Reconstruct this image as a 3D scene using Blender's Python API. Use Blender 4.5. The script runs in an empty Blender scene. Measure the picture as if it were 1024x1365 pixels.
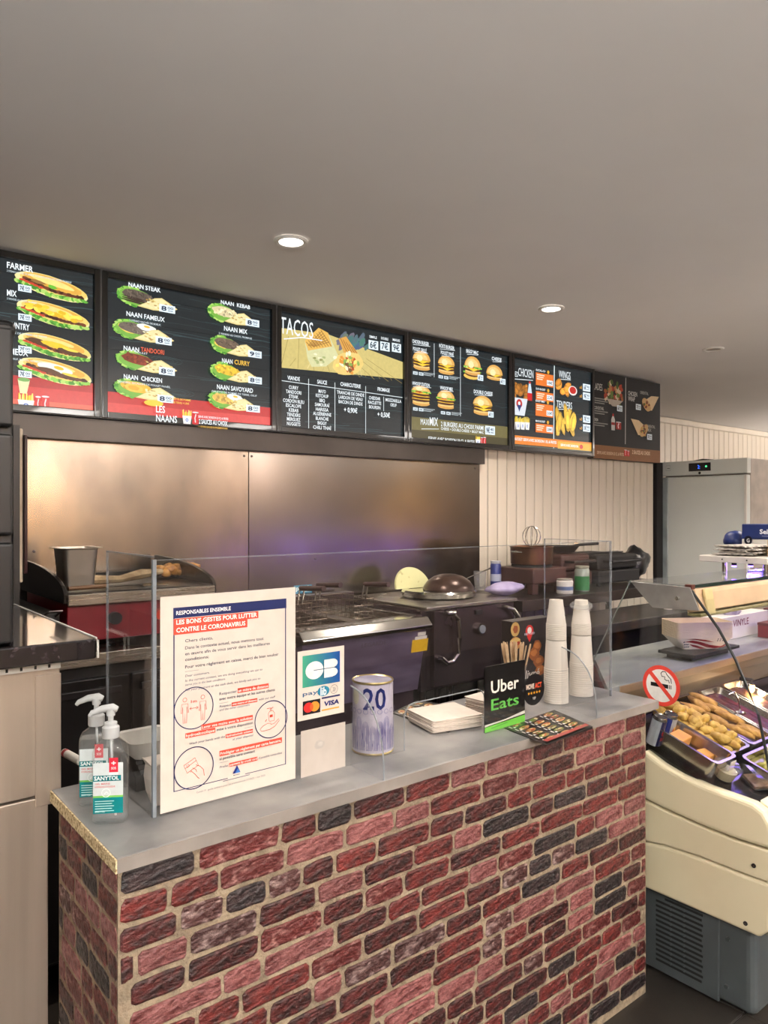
import bpy, bmesh, math, random
from mathutils import Vector, Matrix, noise
random.seed(7)
SC = bpy.context.scene; C = SC.collection
PI = math.pi
# ---------------------------------------------------------------- camera
H = 1.65; F = 985.0; FWX, FWY = 0.6276, 0.7786; RTX, RTY = 0.7786, -0.6276
cd = bpy.data.cameras.new('camera'); cam = bpy.data.objects.new('camera', cd); C.objects.link(cam)
cd.sensor_fit = 'HORIZONTAL'; cd.sensor_width = 36; cd.lens = 36*F/1024; cd.clip_start = .02
cam.location = (0, 0, H); cam.rotation_euler = (PI/2, 0, -math.atan2(FWX, FWY)); SC.camera = cam
# ---------------------------------------------------------------- world, exposure
w = bpy.data.worlds.new('world'); SC.world = w; w.use_nodes = True
bg = w.node_tree.nodes['Background']; bg.inputs[0].default_value = (1.0, .90, .82, 1); bg.inputs[1].default_value = .05
SC.view_settings.view_transform = 'Standard'; SC.view_settings.look = 'None'
SC.view_settings.exposure = 0.38; SC.view_settings.gamma = 1; SC.view_settings.use_curve_mapping = False
CEIL = 2.70

def light(name, kind, loc, power, col, size=.1, rot=(0, 0, 0), **kw):
    l = bpy.data.lights.new(name, kind); l.energy = power; l.color = col
    if kind == 'AREA': l.shape = kw.get('shape', 'DISK'); l.size = size; l.size_y = kw.get('sy', size); l.spread = kw.get('spread', PI)
    else: l.shadow_soft_size = size
    if kind == 'SPOT': l.spot_size = kw.get('cone', 2.2); l.spot_blend = .6
    o = bpy.data.objects.new(name, l); C.objects.link(o); o.location = loc; o.rotation_euler = rot
    return o

# added fill lamps out of view, shaped as uplighters and ceiling panels (fixtures built with the setting below)
UPL = [(-1.0, -1.2), (-.2, -2.9), (2.6, -2.9), (5.4, -2.9), (10.2, -.6), (10.2, 2.4)]
for (x, y) in UPL: light('ceiling_fill_lamp', 'AREA', (x, y, 2.02), 190 if x < 3 else 85, (.97, 1, 1) if x < 3 else (1, .93, .88), .26, rot=(PI, 0, 0))
PNL = [(.1, -1.5), (2.2, -1.5), (4.3, -1.5), (6.4, -1.0)]
for (x, y) in PNL: light('counter_fill_lamp', 'AREA', (x, y, CEIL-.03), 20, (1, .96, .92), .56, shape='SQUARE')
# ---------------------------------------------------------------- helpers
def lin(c): return tuple(((x/255)/12.92 if x/255 <= .04045 else ((x/255+.055)/1.055)**2.4) for x in c)
def ray(px, py):
    u = (px-512)/F; return (FWX+RTX*u, FWY+RTY*u, (682.5-py)/F)
def at(px, py, Y=None, z=None, X=None):
    d = ray(px, py)
    if Y is not None: t = Y/d[1]
    elif X is not None: t = X/d[0]
    else: t = (z-H)/d[2]
    return Vector((d[0]*t, d[1]*t, H+d[2]*t))
def dep(px, Y): return Y/ray(px, 682)[1]

MC = {}
def mat(name, col=(128, 128, 128), rough=.5, metal=0., spec=.5, c2=None, ns=8., nd=4, stretch=(1, 1, 1), bump=0., bs=None, emit=0., coat=0., rvar=0., ramp=(.35, .65), alpha=1., obj=True, trans=0., rand=0.):
    if name in MC: return MC[name]
    m = bpy.data.materials.new(name); m.use_nodes = True; nt = m.node_tree; N = nt.nodes; L = nt.links
    b = N['Principled BSDF']; b.inputs['Base Color'].default_value = (*lin(col), 1)
    b.inputs['Roughness'].default_value = rough; b.inputs['Metallic'].default_value = metal
    b.inputs['Specular IOR Level'].default_value = spec; b.inputs['Coat Weight'].default_value = coat
    b.inputs['Transmission Weight'].default_value = trans
    if alpha < 1: b.inputs['Alpha'].default_value = alpha
    if emit: b.inputs['Emission Color'].default_value = (*lin(col), 1); b.inputs['Emission Strength'].default_value = emit
    tc = N.new('ShaderNodeTexCoord'); mp = N.new('ShaderNodeMapping'); mp.inputs['Scale'].default_value = stretch
    L.new(tc.outputs['Object'], mp.inputs[0])
    nz = N.new('ShaderNodeTexNoise'); nz.inputs['Scale'].default_value = ns; nz.inputs['Detail'].default_value = nd
    L.new(mp.outputs[0], nz.inputs['Vector'])
    if c2 is None: c2 = tuple(max(0, x*.88) for x in col)
    cr = N.new('ShaderNodeValToRGB'); cr.color_ramp.elements[0].position = ramp[0]; cr.color_ramp.elements[1].position = ramp[1]
    cr.color_ramp.elements[0].color = (*lin(col), 1); cr.color_ramp.elements[1].color = (*lin(c2), 1)
    L.new(nz.outputs['Fac'], cr.inputs[0])
    out = cr.outputs[0]
    if rand:
        oi = N.new('ShaderNodeObjectInfo'); hs = N.new('ShaderNodeHueSaturation'); mr = N.new('ShaderNodeMapRange')
        mr.inputs[3].default_value = 1-rand; mr.inputs[4].default_value = 1+rand
        L.new(oi.outputs['Random'], mr.inputs[0]); L.new(mr.outputs[0], hs.inputs['Value']); L.new(out, hs.inputs['Color']); out = hs.outputs[0]
    L.new(out, b.inputs['Base Color'])
    if rvar:
        mr = N.new('ShaderNodeMapRange'); mr.inputs[3].default_value = rough-rvar; mr.inputs[4].default_value = rough+rvar
        L.new(nz.outputs['Fac'], mr.inputs[0]); L.new(mr.outputs[0], b.inputs['Roughness'])
    if bump:
        n2 = N.new('ShaderNodeTexNoise'); n2.inputs['Scale'].default_value = bs or ns; n2.inputs['Detail'].default_value = 5
        L.new(mp.outputs[0], n2.inputs['Vector'])
        bp = N.new('ShaderNodeBump'); bp.inputs['Strength'].default_value = bump; bp.inputs['Distance'].default_value = .01
        L.new(n2.outputs['Fac'], bp.inputs['Height']); L.new(bp.outputs[0], b.inputs['Normal'])
    MC[name] = m; return m

def glassy(name, tint=(.97, .98, .98), ior=1.45, rough=.0, film=.0):
    """clear sheet: real transparent + fresnel reflection"""
    if name in MC: return MC[name]
    m = bpy.data.materials.new(name); m.use_nodes = True; nt = m.node_tree; N = nt.nodes; L = nt.links; N.clear()
    o = N.new('ShaderNodeOutputMaterial'); t = N.new('ShaderNodeBsdfTransparent'); t.inputs[0].default_value = (*tint, 1)
    g = N.new('ShaderNodeBsdfGlossy'); g.inputs['Roughness'].default_value = rough; g.inputs[0].default_value = (1, 1, 1, 1)
    lw = N.new('ShaderNodeLayerWeight'); lw.inputs[0].default_value = .5; pw = N.new('ShaderNodeMath'); pw.operation = 'POWER'; pw.inputs[1].default_value = 5; L.new(lw.outputs['Facing'], pw.inputs[0])
    fr = N.new('ShaderNodeMapRange'); f0 = ((ior-1)/(ior+1))**2; fr.inputs[3].default_value = f0; fr.inputs[4].default_value = .9; L.new(pw.outputs[0], fr.inputs[0])
    mx = N.new('ShaderNodeMixShader'); L.new(fr.outputs[0], mx.inputs[0]); L.new(t.outputs[0], mx.inputs[1]); L.new(g.outputs[0], mx.inputs[2])
    last = mx.outputs[0]
    if film:
        df = N.new('ShaderNodeBsdfDiffuse'); df.inputs[0].default_value = (.8, .8, .8, 1); m2 = N.new('ShaderNodeMixShader'); m2.inputs[0].default_value = film
        L.new(last, m2.inputs[1]); L.new(df.outputs[0], m2.inputs[2]); last = m2.outputs[0]
    L.new(last, o.inputs[0]); MC[name] = m; return m

def printmat(name, emit=0., rough=.4, coat=0.):
    if name in MC: return MC[name]
    m = bpy.data.materials.new(name); m.use_nodes = True; nt = m.node_tree; b = nt.nodes['Principled BSDF']
    a = nt.nodes.new('ShaderNodeVertexColor'); a.layer_name = 'Col'
    b.inputs['Specular IOR Level'].default_value = .25 if not emit else .5
    b.inputs['Roughness'].default_value = rough; b.inputs['Coat Weight'].default_value = coat; b.inputs['Coat Roughness'].default_value = .05
    nz = nt.nodes.new('ShaderNodeTexNoise'); nz.inputs['Scale'].default_value = 60; mr = nt.nodes.new('ShaderNodeMapRange')
    mr.inputs[3].default_value = .86; mr.inputs[4].default_value = 1.1
    tc = nt.nodes.new('ShaderNodeTexCoord'); nt.links.new(tc.outputs['Object'], nz.inputs['Vector']); nt.links.new(nz.outputs['Fac'], mr.inputs[0])
    vm = nt.nodes.new('ShaderNodeVectorMath'); vm.operation = 'SCALE'; nt.links.new(a.outputs[0], vm.inputs[0]); nt.links.new(mr.outputs[0], vm.inputs['Scale'])
    if emit:
        b.inputs['Base Color'].default_value = (.01, .01, .01, 1); nt.links.new(vm.outputs[0], b.inputs['Emission Color']); b.inputs['Emission Strength'].default_value = emit
    else: nt.links.new(vm.outputs[0], b.inputs['Base Color'])
    MC[name] = m; return m

class MB:
    def __init__(s): s.v = []; s.f = []; s.m = []; s.c = []
    def add(s, vs, fs, mi=0, col=None):
        n = len(s.v); s.v += [tuple(p) for p in vs]; s.f += [tuple(i+n for i in f) for f in fs]; s.m += [mi]*len(fs); s.c += [col]*len(fs); return s
    def box(s, x0, y0, z0, x1, y1, z1, mi=0):
        return s.add([(x0, y0, z0), (x1, y0, z0), (x1, y1, z0), (x0, y1, z0), (x0, y0, z1), (x1, y0, z1), (x1, y1, z1), (x0, y1, z1)],
                     [(0, 3, 2, 1), (4, 5, 6, 7), (0, 1, 5, 4), (1, 2, 6, 5), (2, 3, 7, 6), (3, 0, 4, 7)], mi)
    def loft(s, rings, c0=True, c1=True, mi=0, closed=True):
        n = len(rings[0]); vs = [p for r in rings for p in r]; fs = []
        for k in range(len(rings)-1):
            for i in range(n if closed else n-1):
                j = (i+1) % n; fs.append((k*n+i, k*n+j, (k+1)*n+j, (k+1)*n+i))
        if c0: fs.append(tuple(reversed(range(n))))
        if c1: fs.append(tuple((len(rings)-1)*n+i for i in range(n)))
        return s.add(vs, fs, mi)
    def prism(s, pts, axis, a, b, mi=0):
        """polygon extruded along axis; pts are the other two coords in xyz order"""
        def mk(p, t):
            q = list(p); q.insert('xyz'.index(axis), t); return tuple(q)
        return s.loft([[mk(p, a) for p in pts], [mk(p, b) for p in pts]], mi=mi)
    def lathe(s, prof, c=(0, 0, 0), n=24, mi=0, c0=True, c1=True):
        return s.loft([[(c[0]+r*math.cos(2*PI*i/n), c[1]+r*math.sin(2*PI*i/n), c[2]+z) for i in range(n)] for r, z in prof], c0, c1, mi)
    def tube(s, pts, r, n=8, mi=0, closed=False):
        pts = [Vector(p) for p in pts]; rings = []
        up = Vector((0, 0, 1))
        rr = r if isinstance(r, (list, tuple)) else [r]*len(pts)
        for i, p in enumerate(pts):
            a = pts[max(0, i-1)]; b = pts[min(len(pts)-1, i+1)]; t = (b-a).normalized()
            x = t.cross(up) if abs(t.dot(up)) < .95 else t.cross(Vector((0, 1, 0)))
            x.normalize(); y = t.cross(x); rings.append([tuple(p+(x*math.cos(2*PI*k/n)+y*math.sin(2*PI*k/n))*rr[i]) for k in range(n)])
        return s.loft(rings, True, True, mi)
    def build(s, name, mats, parent=None, smooth=False, bevel=0., seg=2, sub=0):
        me = bpy.data.meshes.new(name); me.from_pydata(s.v, [], s.f); me.update()
        bm = bmesh.new(); bm.from_mesh(me); bmesh.ops.recalc_face_normals(bm, faces=bm.faces); bm.to_mesh(me); bm.free()
        if not isinstance(mats, (list, tuple)): mats = [mats]
        for m in mats: me.materials.append(m)
        for p, mi in zip(me.polygons, s.m): p.material_index = mi; p.use_smooth = smooth
        if any(c is not None for c in s.c):
            ca = me.color_attributes.new('Col', 'FLOAT_COLOR', 'CORNER'); data = []
            for p, c in zip(me.polygons, s.c):
                data += list((*lin(c or (0, 0, 0)), 1))*p.loop_total
            ca.data.foreach_set('color', data)
        o = bpy.data.objects.new(name, me); C.objects.link(o)
        if parent is not None:
            o.parent = parent
            if parent.type == 'EMPTY': o.matrix_parent_inverse = Matrix.Translation(-Vector(parent.location))
        if bevel:
            md = o.modifiers.new('bevel', 'BEVEL'); md.width = bevel; md.segments = seg; md.limit_method = 'ANGLE'; md.angle_limit = .7
        if sub: md = o.modifiers.new('sub', 'SUBSURF'); md.levels = sub; md.render_levels = sub
        if smooth and not sub:
            try: me.set_sharp_from_angle(angle=.7)
            except Exception: pass
        return o

def rrect(w, l, r, n=4, cx=0, cy=0, z=0):
    out = []
    for q, (sx, sy) in enumerate([(1, 1), (-1, 1), (-1, -1), (1, -1)]):
        for k in range(n+1):
            a = q*PI/2+k*PI/2/n; out.append((cx+sx*(w/2-r)+r*math.cos(a), cy+sy*(l/2-r)+r*math.sin(a), z))
    return out
def tag(o, label, cat, group=None, kind=None):
    o['label'] = label; o['category'] = cat
    if group: o['group'] = group
    if kind: o['kind'] = kind
    return o
def thing(name, label, cat, loc=(0, 0, 0), group=None):
    o = bpy.data.objects.new(name, None); C.objects.link(o); o.location = loc; o.empty_display_size = .05
    return tag(o, label, cat, group)
def struct(o): o['kind'] = 'structure'; return o
def dup(root, loc=None, rot=None, label=None, group=None):
    r = root.copy(); C.objects.link(r)
    if loc is not None: r.location = loc
    if rot is not None: r.rotation_euler = rot
    if label: r['label'] = label
    if group: r['group'] = group
    for ch in list(root.children):
        c = ch.copy(); C.objects.link(c); c.parent = r
        for g in ch.children: d = g.copy(); C.objects.link(d); d.parent = c
    return r

# ---------------------------------------------------------------- flat print painter
_tc = {}
def textmesh(s, bold=.0):
    k = (s, bold)
    if k in _tc: return _tc[k]
    cu = bpy.data.curves.new('t', 'FONT'); cu.body = s; cu.size = 1; cu.offset = bold; cu.resolution_u = 2; cu.fill_mode = 'FRONT'
    ob = bpy.data.objects.new('t', cu); C.objects.link(ob); bpy.context.view_layer.update()
    me = bpy.data.meshes.new_from_object(ob)
    vs = [(v.co.x, v.co.y) for v in me.vertices]; fs = [tuple(p.vertices) for p in me.polygons]
    bpy.data.objects.remove(ob); bpy.data.meshes.remove(me)
    x0 = min([v[0] for v in vs] or [0]); x1 = max([v[0] for v in vs] or [1]); _tc[k] = ([(v[0]-x0, v[1]) for v in vs], fs, x1-x0); return _tc[k]

class PR:
    """prints on a plane. axis 'Y': s=X, t=z at Y=pos (facing -Y); axis 'X': s=-Y, t=z at X=pos (facing -X)"""
    def __init__(s, axis, pos, step=2e-5): s.ax = axis; s.pos = pos; s.k = 0; s.step = step; s.mb = MB(); s.map = None
    def pp(s, px, py):
        if s.ax == 'Y': p = at(px, py, Y=s.pos); return p.x, p.z
        p = at(px, py, X=s.pos); return -p.y, p.z
    def sc(s, px):
        r = ray(px, 682); return (s.pos/(r[1] if s.ax == 'Y' else r[0]))/F
    def poly(s, pts, col):
        s.faces(pts, [tuple(range(len(pts)))], col)
    def faces(s, pts, fs, col):
        s.k += 1; o = s.pos-s.k*s.step
        vs = [(s.map(a, b, s.k*s.step) if s.map else ((a, o, b) if s.ax == 'Y' else (o, -a, b))) for a, b in pts]
        s.mb.add(vs, fs, 0, col)
    def rect(s, a0, b0, a1, b1, col): s.poly([(a0, b0), (a1, b0), (a1, b1), (a0, b1)], col)
    def prect(s, x0, y0, x1, y1, col):
        a0, b0 = s.pp(x0, y0); a1, b1 = s.pp(x1, y1); s.rect(a0, min(b0, b1), a1, max(b0, b1), col)
    def blob(s, a, b, rx, ry, col, n=14, jit=0., rot=0., half=None):
        pts = []
        for i in range(n):
            t = 2*PI*i/n
            if half == 'top': t = PI*i/(n-1)
            if half == 'bot': t = PI+PI*i/(n-1)
            k = 1+random.uniform(-jit, jit); x = rx*k*math.cos(t); y = ry*k*math.sin(t)
            pts.append((a+x*math.cos(rot)-y*math.sin(rot), b+x*math.sin(rot)+y*math.cos(rot)))
        s.poly(pts, col)
    def stroke(s, pts, wd, col, close=False):
        if close: pts = list(pts)+[pts[0]]
        vs = []; fs = []
        for i, p in enumerate(pts):
            a = pts[max(0, i-1)]; b = pts[min(len(pts)-1, i+1)]
            if close and i in (0, len(pts)-1): a = pts[-2]; b = pts[1]
            dx, dy = b[0]-a[0], b[1]-a[1]; l = math.hypot(dx, dy) or 1; nx, ny = -dy/l*wd/2, dx/l*wd/2
            vs += [(p[0]+nx, p[1]+ny), (p[0]-nx, p[1]-ny)]
            if i: fs.append((2*i-2, 2*i-1, 2*i+1, 2*i))
        s.faces(vs, fs, col)
    def ring(s, a, b, r, wd, col, n=40): s.stroke([(a+r*math.cos(2*PI*i/n), b+r*math.sin(2*PI*i/n)) for i in range(n)], wd, col, True)
    def text(s, t, a, b, h, col, width=None, bold=.012, slant=0., center=False):
        vs, fs, w0 = textmesh(t, bold)
        sy = h/.70; sx = (width/w0) if width else sy*.8
        if center: a -= w0*sx/2
        s.faces([(a+x*sx+slant*y*sy, b+y*sy) for x, y in vs], fs, col)
    def pt(s, t, x0, y0, x1, h, col, **kw):
        a, b = s.pp(x0, y0); a1, _ = s.pp(x1, y0); s.text(t, a, b, h*s.sc((x0+x1)/2), col, width=a1-a, **kw)
    def build(s, name, m, parent=None): return s.mb.build(name, m, parent)

# common materials
STEEL = mat('brushed steel', (176, 170, 160), .28, 1., ns=3, c2=(150, 144, 136), stretch=(1, 1, 30), rvar=.08, bump=.04, bs=4)
STEEL2 = mat('darker steel', (120, 112, 112), .3, 1., ns=4, c2=(95, 88, 90), rvar=.1)
STEELP = mat('polished steel', (200, 198, 192), .14, 1., ns=6, c2=(180, 178, 172))
BLK = mat('black plastic', (22, 22, 24), .35, ns=20)
BLKM = mat('black matt', (16, 15, 15), .7, ns=20)
DKST = mat('dark enamel', (40, 36, 38), .35, .4, ns=6)
WHITE = mat('white plastic', (225, 222, 215), .45, ns=10, c2=(215, 212, 205))
PAPER = mat('white paper', (218, 207, 196), .8, ns=30, c2=(212, 201, 190))
PLEXI = glassy('clear acrylic', (.965, .968, .972), 1.42, film=.003)
PLEXE = mat('acrylic edge', (140, 150, 160), .25, spec=.8, alpha=.75, ns=5)
PEMIT = printmat('backlit film', .95, .25)
PPAPER = printmat('printed paper', 0, .55)
PGLOSS = printmat('glossy print', 0, .28, .3)
WOOD = mat('pale wood', (205, 172, 128), .6, ns=4, c2=(178, 144, 102), stretch=(1, 1, 10))
#INSERT
# ================================================================ SETTING
YS, YB, YF = 3.25, 3.30, 4.40      # menu boards, back wall, far wall behind the fridge
CEILM = mat('ceiling paint', (238, 236, 234), .75, ns=1.2, c2=(233, 231, 229), bump=.03, bs=40)
MB().box(-1.45, -3.3, CEIL, 10.7, 4.6, CEIL+.1).build('ceiling', CEILM)['kind'] = 'structure'
fl = MB().box(-1.45, -3.3, -.12, 10.7, 4.6, -.008).build('floor', mat('floor grout', (58, 52, 46), .8)); struct(fl)
TILE = mat('floor tile', (46, 42, 38), .32, ns=5, c2=(36, 32, 29), rvar=.1, bump=.05, rand=.12)
tme = None
for i in range(-2, 9):
    for j in range(-2, 7):
        if tme is None:
            t = MB().box(-.2975, -.2975, -.018, .2975, .2975, 0).build('tile', TILE, fl, bevel=.003, seg=1); tme = t; 
        else: t = tme.copy(); C.objects.link(t)
        t.location = (.35+i*.6, .25+j*.6, 0)
struct(MB().box(-1.45, 4.5, -.1, 10.7, 4.6, CEIL).build('wall_far', mat('dark wall', (60, 52, 46), .8)))
WALL = mat('dark back wall', (48, 44, 42), .6)
wb = struct(MB().box(-1.3, YB+.021, 0, 5.5, YB+.14, CEIL).build('wall_back', WALL))
wl = struct(MB().box(-1.4, -3.2, 0, -1.3, 4.5, CEIL).build('wall_left', mat('left wall', (150, 142, 132), .8)))
wr = struct(MB().box(10.5, -3.2, 0, 10.6, 4.5, CEIL).build('wall_right', mat('right wall', (170, 160, 148), .8)))
BOARD = mat('painted boards', (222, 212, 196), .42, ns=3, c2=(214, 203, 186), stretch=(2, 2, .3), bump=.02, rand=.03)
def boards(parent, x0, x1, z0, z1, y, wdt):
    n = round((x1-x0)/wdt); wd = (x1-x0)/n; first = None
    for i in range(n):
        if first is None:
            first = MB().box(0, -.010, z0, wd-.007, 0, z1).build('board', BOARD, parent, bevel=.003, seg=1); o = first
        else: o = first.copy(); C.objects.link(o)
        o.location = (x0+i*wd, y, 0)
struct(MB().box(-1.4, -3.3, 0, 10.6, -3.2, CEIL).build('wall_front', mat('front wall paint', (150, 128, 112), .8)))
for k, (x, y) in enumerate(UPL):  # unseen fixtures made up for the ceiling fill lamps
    sx = -1 if x < -.9 else (1 if x > 9 else 0)
    t = thing('fill_uplighter', 'bowl wall uplighter on the customer side of the room', 'wall light', (x, y, 1.9), 'bowl wall uplighters')
    MB().lathe([(.02, 0), (.09, .02), (.14, .07), (.15, .10), (.145, .10), (.13, .07), (.08, .03), (.001, .02)], (x, y, 1.9), 28, c1=False).build('bowl', mat('bowl plaster', (220, 214, 204), .6), t, smooth=True)
    MB().box(min(x, x+sx*.31)-.01, (y-.29 if sx == 0 else y-.01), 1.915, max(x, x+sx*.29)+.01, y+.01, 1.935).build('bracket', STEEL2, t)
for (x, y) in PNL:  # unseen panels made up to light the counter front
    t = thing('fill_panel_light', 'square ceiling light panel on the customer side of the room', 'light', (x, y, CEIL), 'square ceiling light panels')
    MB().box(x-.31, y-.31, CEIL-.02, x+.31, y+.31, CEIL-.001).build('tray', WHITE, t, bevel=.003); MB().box(x-.29, y-.29, CEIL-.024, x+.29, y+.29, CEIL-.0205).build('diffuser', mat('lit diffuser', (255, 238, 220), .5, emit=3.), t)
for (x, y, lb) in [(2.36, -3.17, 'vertical warm led strip lamp on the wall behind the viewer'), (8.4, -3.17, 'vertical warm led strip lamp farther along the wall behind the viewer')]:
    t = thing('led_strip_lamp', lb, 'wall light', (x, y, 1.2)); MB().box(x-.03, y-.02, 1.2, x+.03, y+.02, 2.55).build('channel', STEEL2, t, bevel=.003); MB().box(x-.034, y-.012, 1.22, x+.02, y+.024, 2.53).build('warm_diffuser', mat('warm led diffuser', (255, 190, 96), .5, emit=12.), t, bevel=.003)
boards(wb, at(639, 600, Y=YB).x, 5.49, .1, CEIL-.01, YB+.018, .093)
wf = struct(MB().box(4.0, YF+.02, 0, 10.5, YF+.08, CEIL).build('wall_behind_fridge', mat('board backing', (150, 138, 122), .8)))
boards(wf, 5.0, 10.45, .1, CEIL-.03, YF+.018, .12)
struct(MB().box(5.0, YF-.03, CEIL-.07, 10.5, YF+.02, CEIL-.005).build('trim_1', BOARD, bevel=.012))
struct(MB().box(5.501, YB-.012, 0, 5.592, YB+.14, CEIL-.645).build('gap_shade_strip', mat('gap shade', (26, 23, 22), .6)))  # dark strip painted as the shade in the gap beside the fridge
# steel splashback: two sheets with a seam
xs = at(331, 600, Y=YB).x; xa = at(36, 600, Y=YB).x; xe = at(639, 600, Y=YB).x
sp = thing('splashback', 'tall scuffed brushed steel splashback sheets on the wall below the menu boards', 'splashback', (xs, YB, 1.1))
SPL = mat('scuffed steel wall', (176, 164, 150), .24, 1., ns=2.2, c2=(132, 124, 116), stretch=(1.6, 1, .9), rvar=.07, bump=.05, bs=1.6, nd=8)
SPL2 = mat('steel wall second sheet', (160, 156, 152), .22, 1., ns=1.8, c2=(138, 132, 124), stretch=(1, 1, 1.2), rvar=.08, bump=.06, bs=1.2, nd=8)
ztop = at(38, 583, Y=YB).z
MB().box(xa, YB-.004, .9, xs-.0015, YB+.02, ztop).build('steel_sheet', SPL, sp, bevel=.001, seg=1)
MB().box(xs+.0015, YB-.004, .9, xe, YB+.02, ztop).build('steel_sheet', SPL2, sp, bevel=.001, seg=1)
MB().box(-.4, YB-.05, ztop-.005, xe, YB+.02, 2.05).build('under_board_shade', mat('painted shade band', (92, 88, 86), .4, .9, ns=3), sp, bevel=.002)  # dark band paints the shadow and reflection under the boards
for (x, z) in [(at(45, 735, Y=YB).x, at(45, 735, Y=YB).z), (at(325, 600, Y=YB).x, ztop-.03), (at(335, 600, Y=YB).x, ztop-.03), (at(633, 612, Y=YB).x, ztop-.03), (at(420, 777, Y=YB).x, 1.4)]:
    MB().lathe([(.006, 0), (.005, .003), (0.001, .0035)], n=10).build('screw', STEEL2, sp).matrix_local = Matrix.Translation((x-sp.location.x, -.004, z-sp.location.z)) @ Matrix.Rotation(PI/2, 4, 'X')

# ceiling downlights
def downlight(px, py, label, on=True, power=0, xy=None):
    p = at(px, py, z=CEIL-.002) if xy is None else Vector((*xy, CEIL-.002))
    t = thing('ceiling_downlight', label, 'light', (p.x, p.y, CEIL), group='round ceiling downlights')
    MB().lathe([(.045, -.001), (.047, -.007), (.060, -.009), (.066, -.004), (.066, 0)], p, 32, c0=False, c1=False).build('trim_ring', mat('downlight ring', (235, 232, 226), .35), t, smooth=True)
    lm = mat('lit lens', (255, 246, 236), .4, emit=9.) if on else mat('unlit lens', (150, 140, 128), .5)
    MB().lathe([(.046, -.003), (.03, -.0045), (.001, -.005)], p, 28, c0=False).build('lens', lm, t, smooth=True)
    if on: light('downlight_lamp', 'SPOT', (p.x, p.y, CEIL-.03), power, (1, .88, .76), .045, cone=2.5)
downlight(388, 321, 'lit round downlight in the ceiling above the taco menu board', True, 60)
downlight(735, 411, 'lit round downlight in the ceiling above the chicken menu board', True, 60)
downlight(951, 465, 'unlit round downlight at the far right of the ceiling', False)
for xy, pw, lb in [((.55, .55), 26, 'over the near left end of the brick counter'), ((2.3, .2), 30, 'over the floor before the middle of the counter'), ((4.4, 1.3), 110, 'over the far end of the display case'), ((3.6, .5), 50, 'over the customer side of the display case'), ((-.6, -.8), 34, 'behind the viewer at the left'), ((6.9, 2.2), 60, 'over the passage beyond the fridge')]:
    downlight(0, 0, 'lit round downlight in the ceiling '+lb, True, pw, xy)  # extra downlights out of view, added as fill

# ================================================================ BRICK COUNTER
Y0, ZC = 1.39, 1.0; XL, XR, YBK = .476, 2.338, 1.835
ct = thing('brick_counter', 'order counter clad in red, pink and charcoal bricks under a grey worktop', 'counter', ((XL+XR)/2, 1.6, 0))
MORT = mat('mortar', (150, 134, 112), .85, ns=40, c2=(118, 104, 86), bump=.5, bs=90)
MB().box(XL+.012, Y0+.022, 0, XR-.045, YBK-.03, ZC-.028).build('mortar_body', MORT, ct)
BR = []
for nm, a, b, rr in [('red brick', (106, 40, 36), (54, 22, 21), (.40, .62)), ('dark red brick', (84, 32, 30), (42, 20, 19), (.38, .58)), ('pink brick', (134, 84, 82), (94, 44, 43), (.42, .6)),
                  ('charcoal brick', (52, 38, 38), (28, 22, 23), (.42, .58)), ('pale flecked brick', (150, 128, 124), (66, 36, 34), (.36, .50)), ('worn red brick', (158, 116, 110), (84, 30, 28), (.33, .47))]:
    BR.append(mat(nm, a, .42, c2=b, ns=34, nd=10, ramp=rr, bump=.9, bs=60, rvar=.1, rand=.22, stretch=(1, 1, 1.6)))  # whitish flecks put wear and specular glints into the colour
def brick(w_, h_, rnd):
    """irregular worn brick, back at y=0 and face at -d"""
    d = rnd.uniform(.0028, .005); c = min(.0075, w_*.15); pts = []
    base = [(-w_/2+c, -h_/2), (-w_/6, -h_/2), (w_/6, -h_/2), (w_/2-c, -h_/2), (w_/2, -h_/2+c), (w_/2, h_/2-c), (w_/2-c, h_/2), (w_/6, h_/2), (-w_/6, h_/2), (-w_/2+c, h_/2), (-w_/2, h_/2-c), (-w_/2, -h_/2+c)]
    out = [(x+rnd.uniform(-.0022, .0022), z+rnd.uniform(-.0022, .0022)) for x, z in base]
    inn = [(x*(1-.004/(w_/2)), z*(1-.004/(h_/2))) for x, z in out]
    m = MB(); m.loft([[(x, .004, z) for x, z in out], [(x, -d*.55, z) for x, z in out], [(x, -d*(1+rnd.uniform(-.15, .15)), z) for x, z in inn]], c0=False, c1=False)
    n = len(m.v); m.v.append((0, -d*1.05, 0)); k = n-12
    for i in range(12): m.f.append((k+i, k+(i+1) % 12, n)); m.m.append(0); m.c.append(None)
    return m
rnd = random.Random(3); CH = .0555
wts = [(0, .30), (1, .52), (2, .74), (3, .86), (4, .94), (5, 1.01)]
def course(run, a0, a1, place, nrows):
    for r in range(nrows):
        z = ZC-.028-.004-CH*(r+.5)
        a = a0-rnd.uniform(0, .10)
        while a < a1-.02:
            wd = rnd.choice([rnd.uniform(.085, .12), rnd.uniform(.12, .175), rnd.uniform(.15, .205)]) if run else rnd.uniform(.08, .15)
            b0, b1 = max(a, a0), min(a+wd, a1)
            if b1-b0 > .03:
                m = brick(b1-b0-.0103, CH-.0103, rnd); q = rnd.random(); mi = [i for i, t in wts if q < t][0]
                o = m.build('brick', BR[mi], ct, smooth=False); place(o, (b0+b1)/2, z)
            a += wd
inv = Matrix.Translation(-Vector(ct.location))
def pf(o, a, z): o.matrix_parent_inverse = inv; o.location = (a, Y0+.022, z)
def pl(o, a, z): o.scale = (1, .5, 1); o.matrix_parent_inverse = inv; o.location = (XL+.012, a, z); o.rotation_euler = (0, 0, -PI/2)
course(True, XL+.012, XR-.045, pf, 17)
course(False, Y0+.022, YBK-.03, pl, 17)
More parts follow.
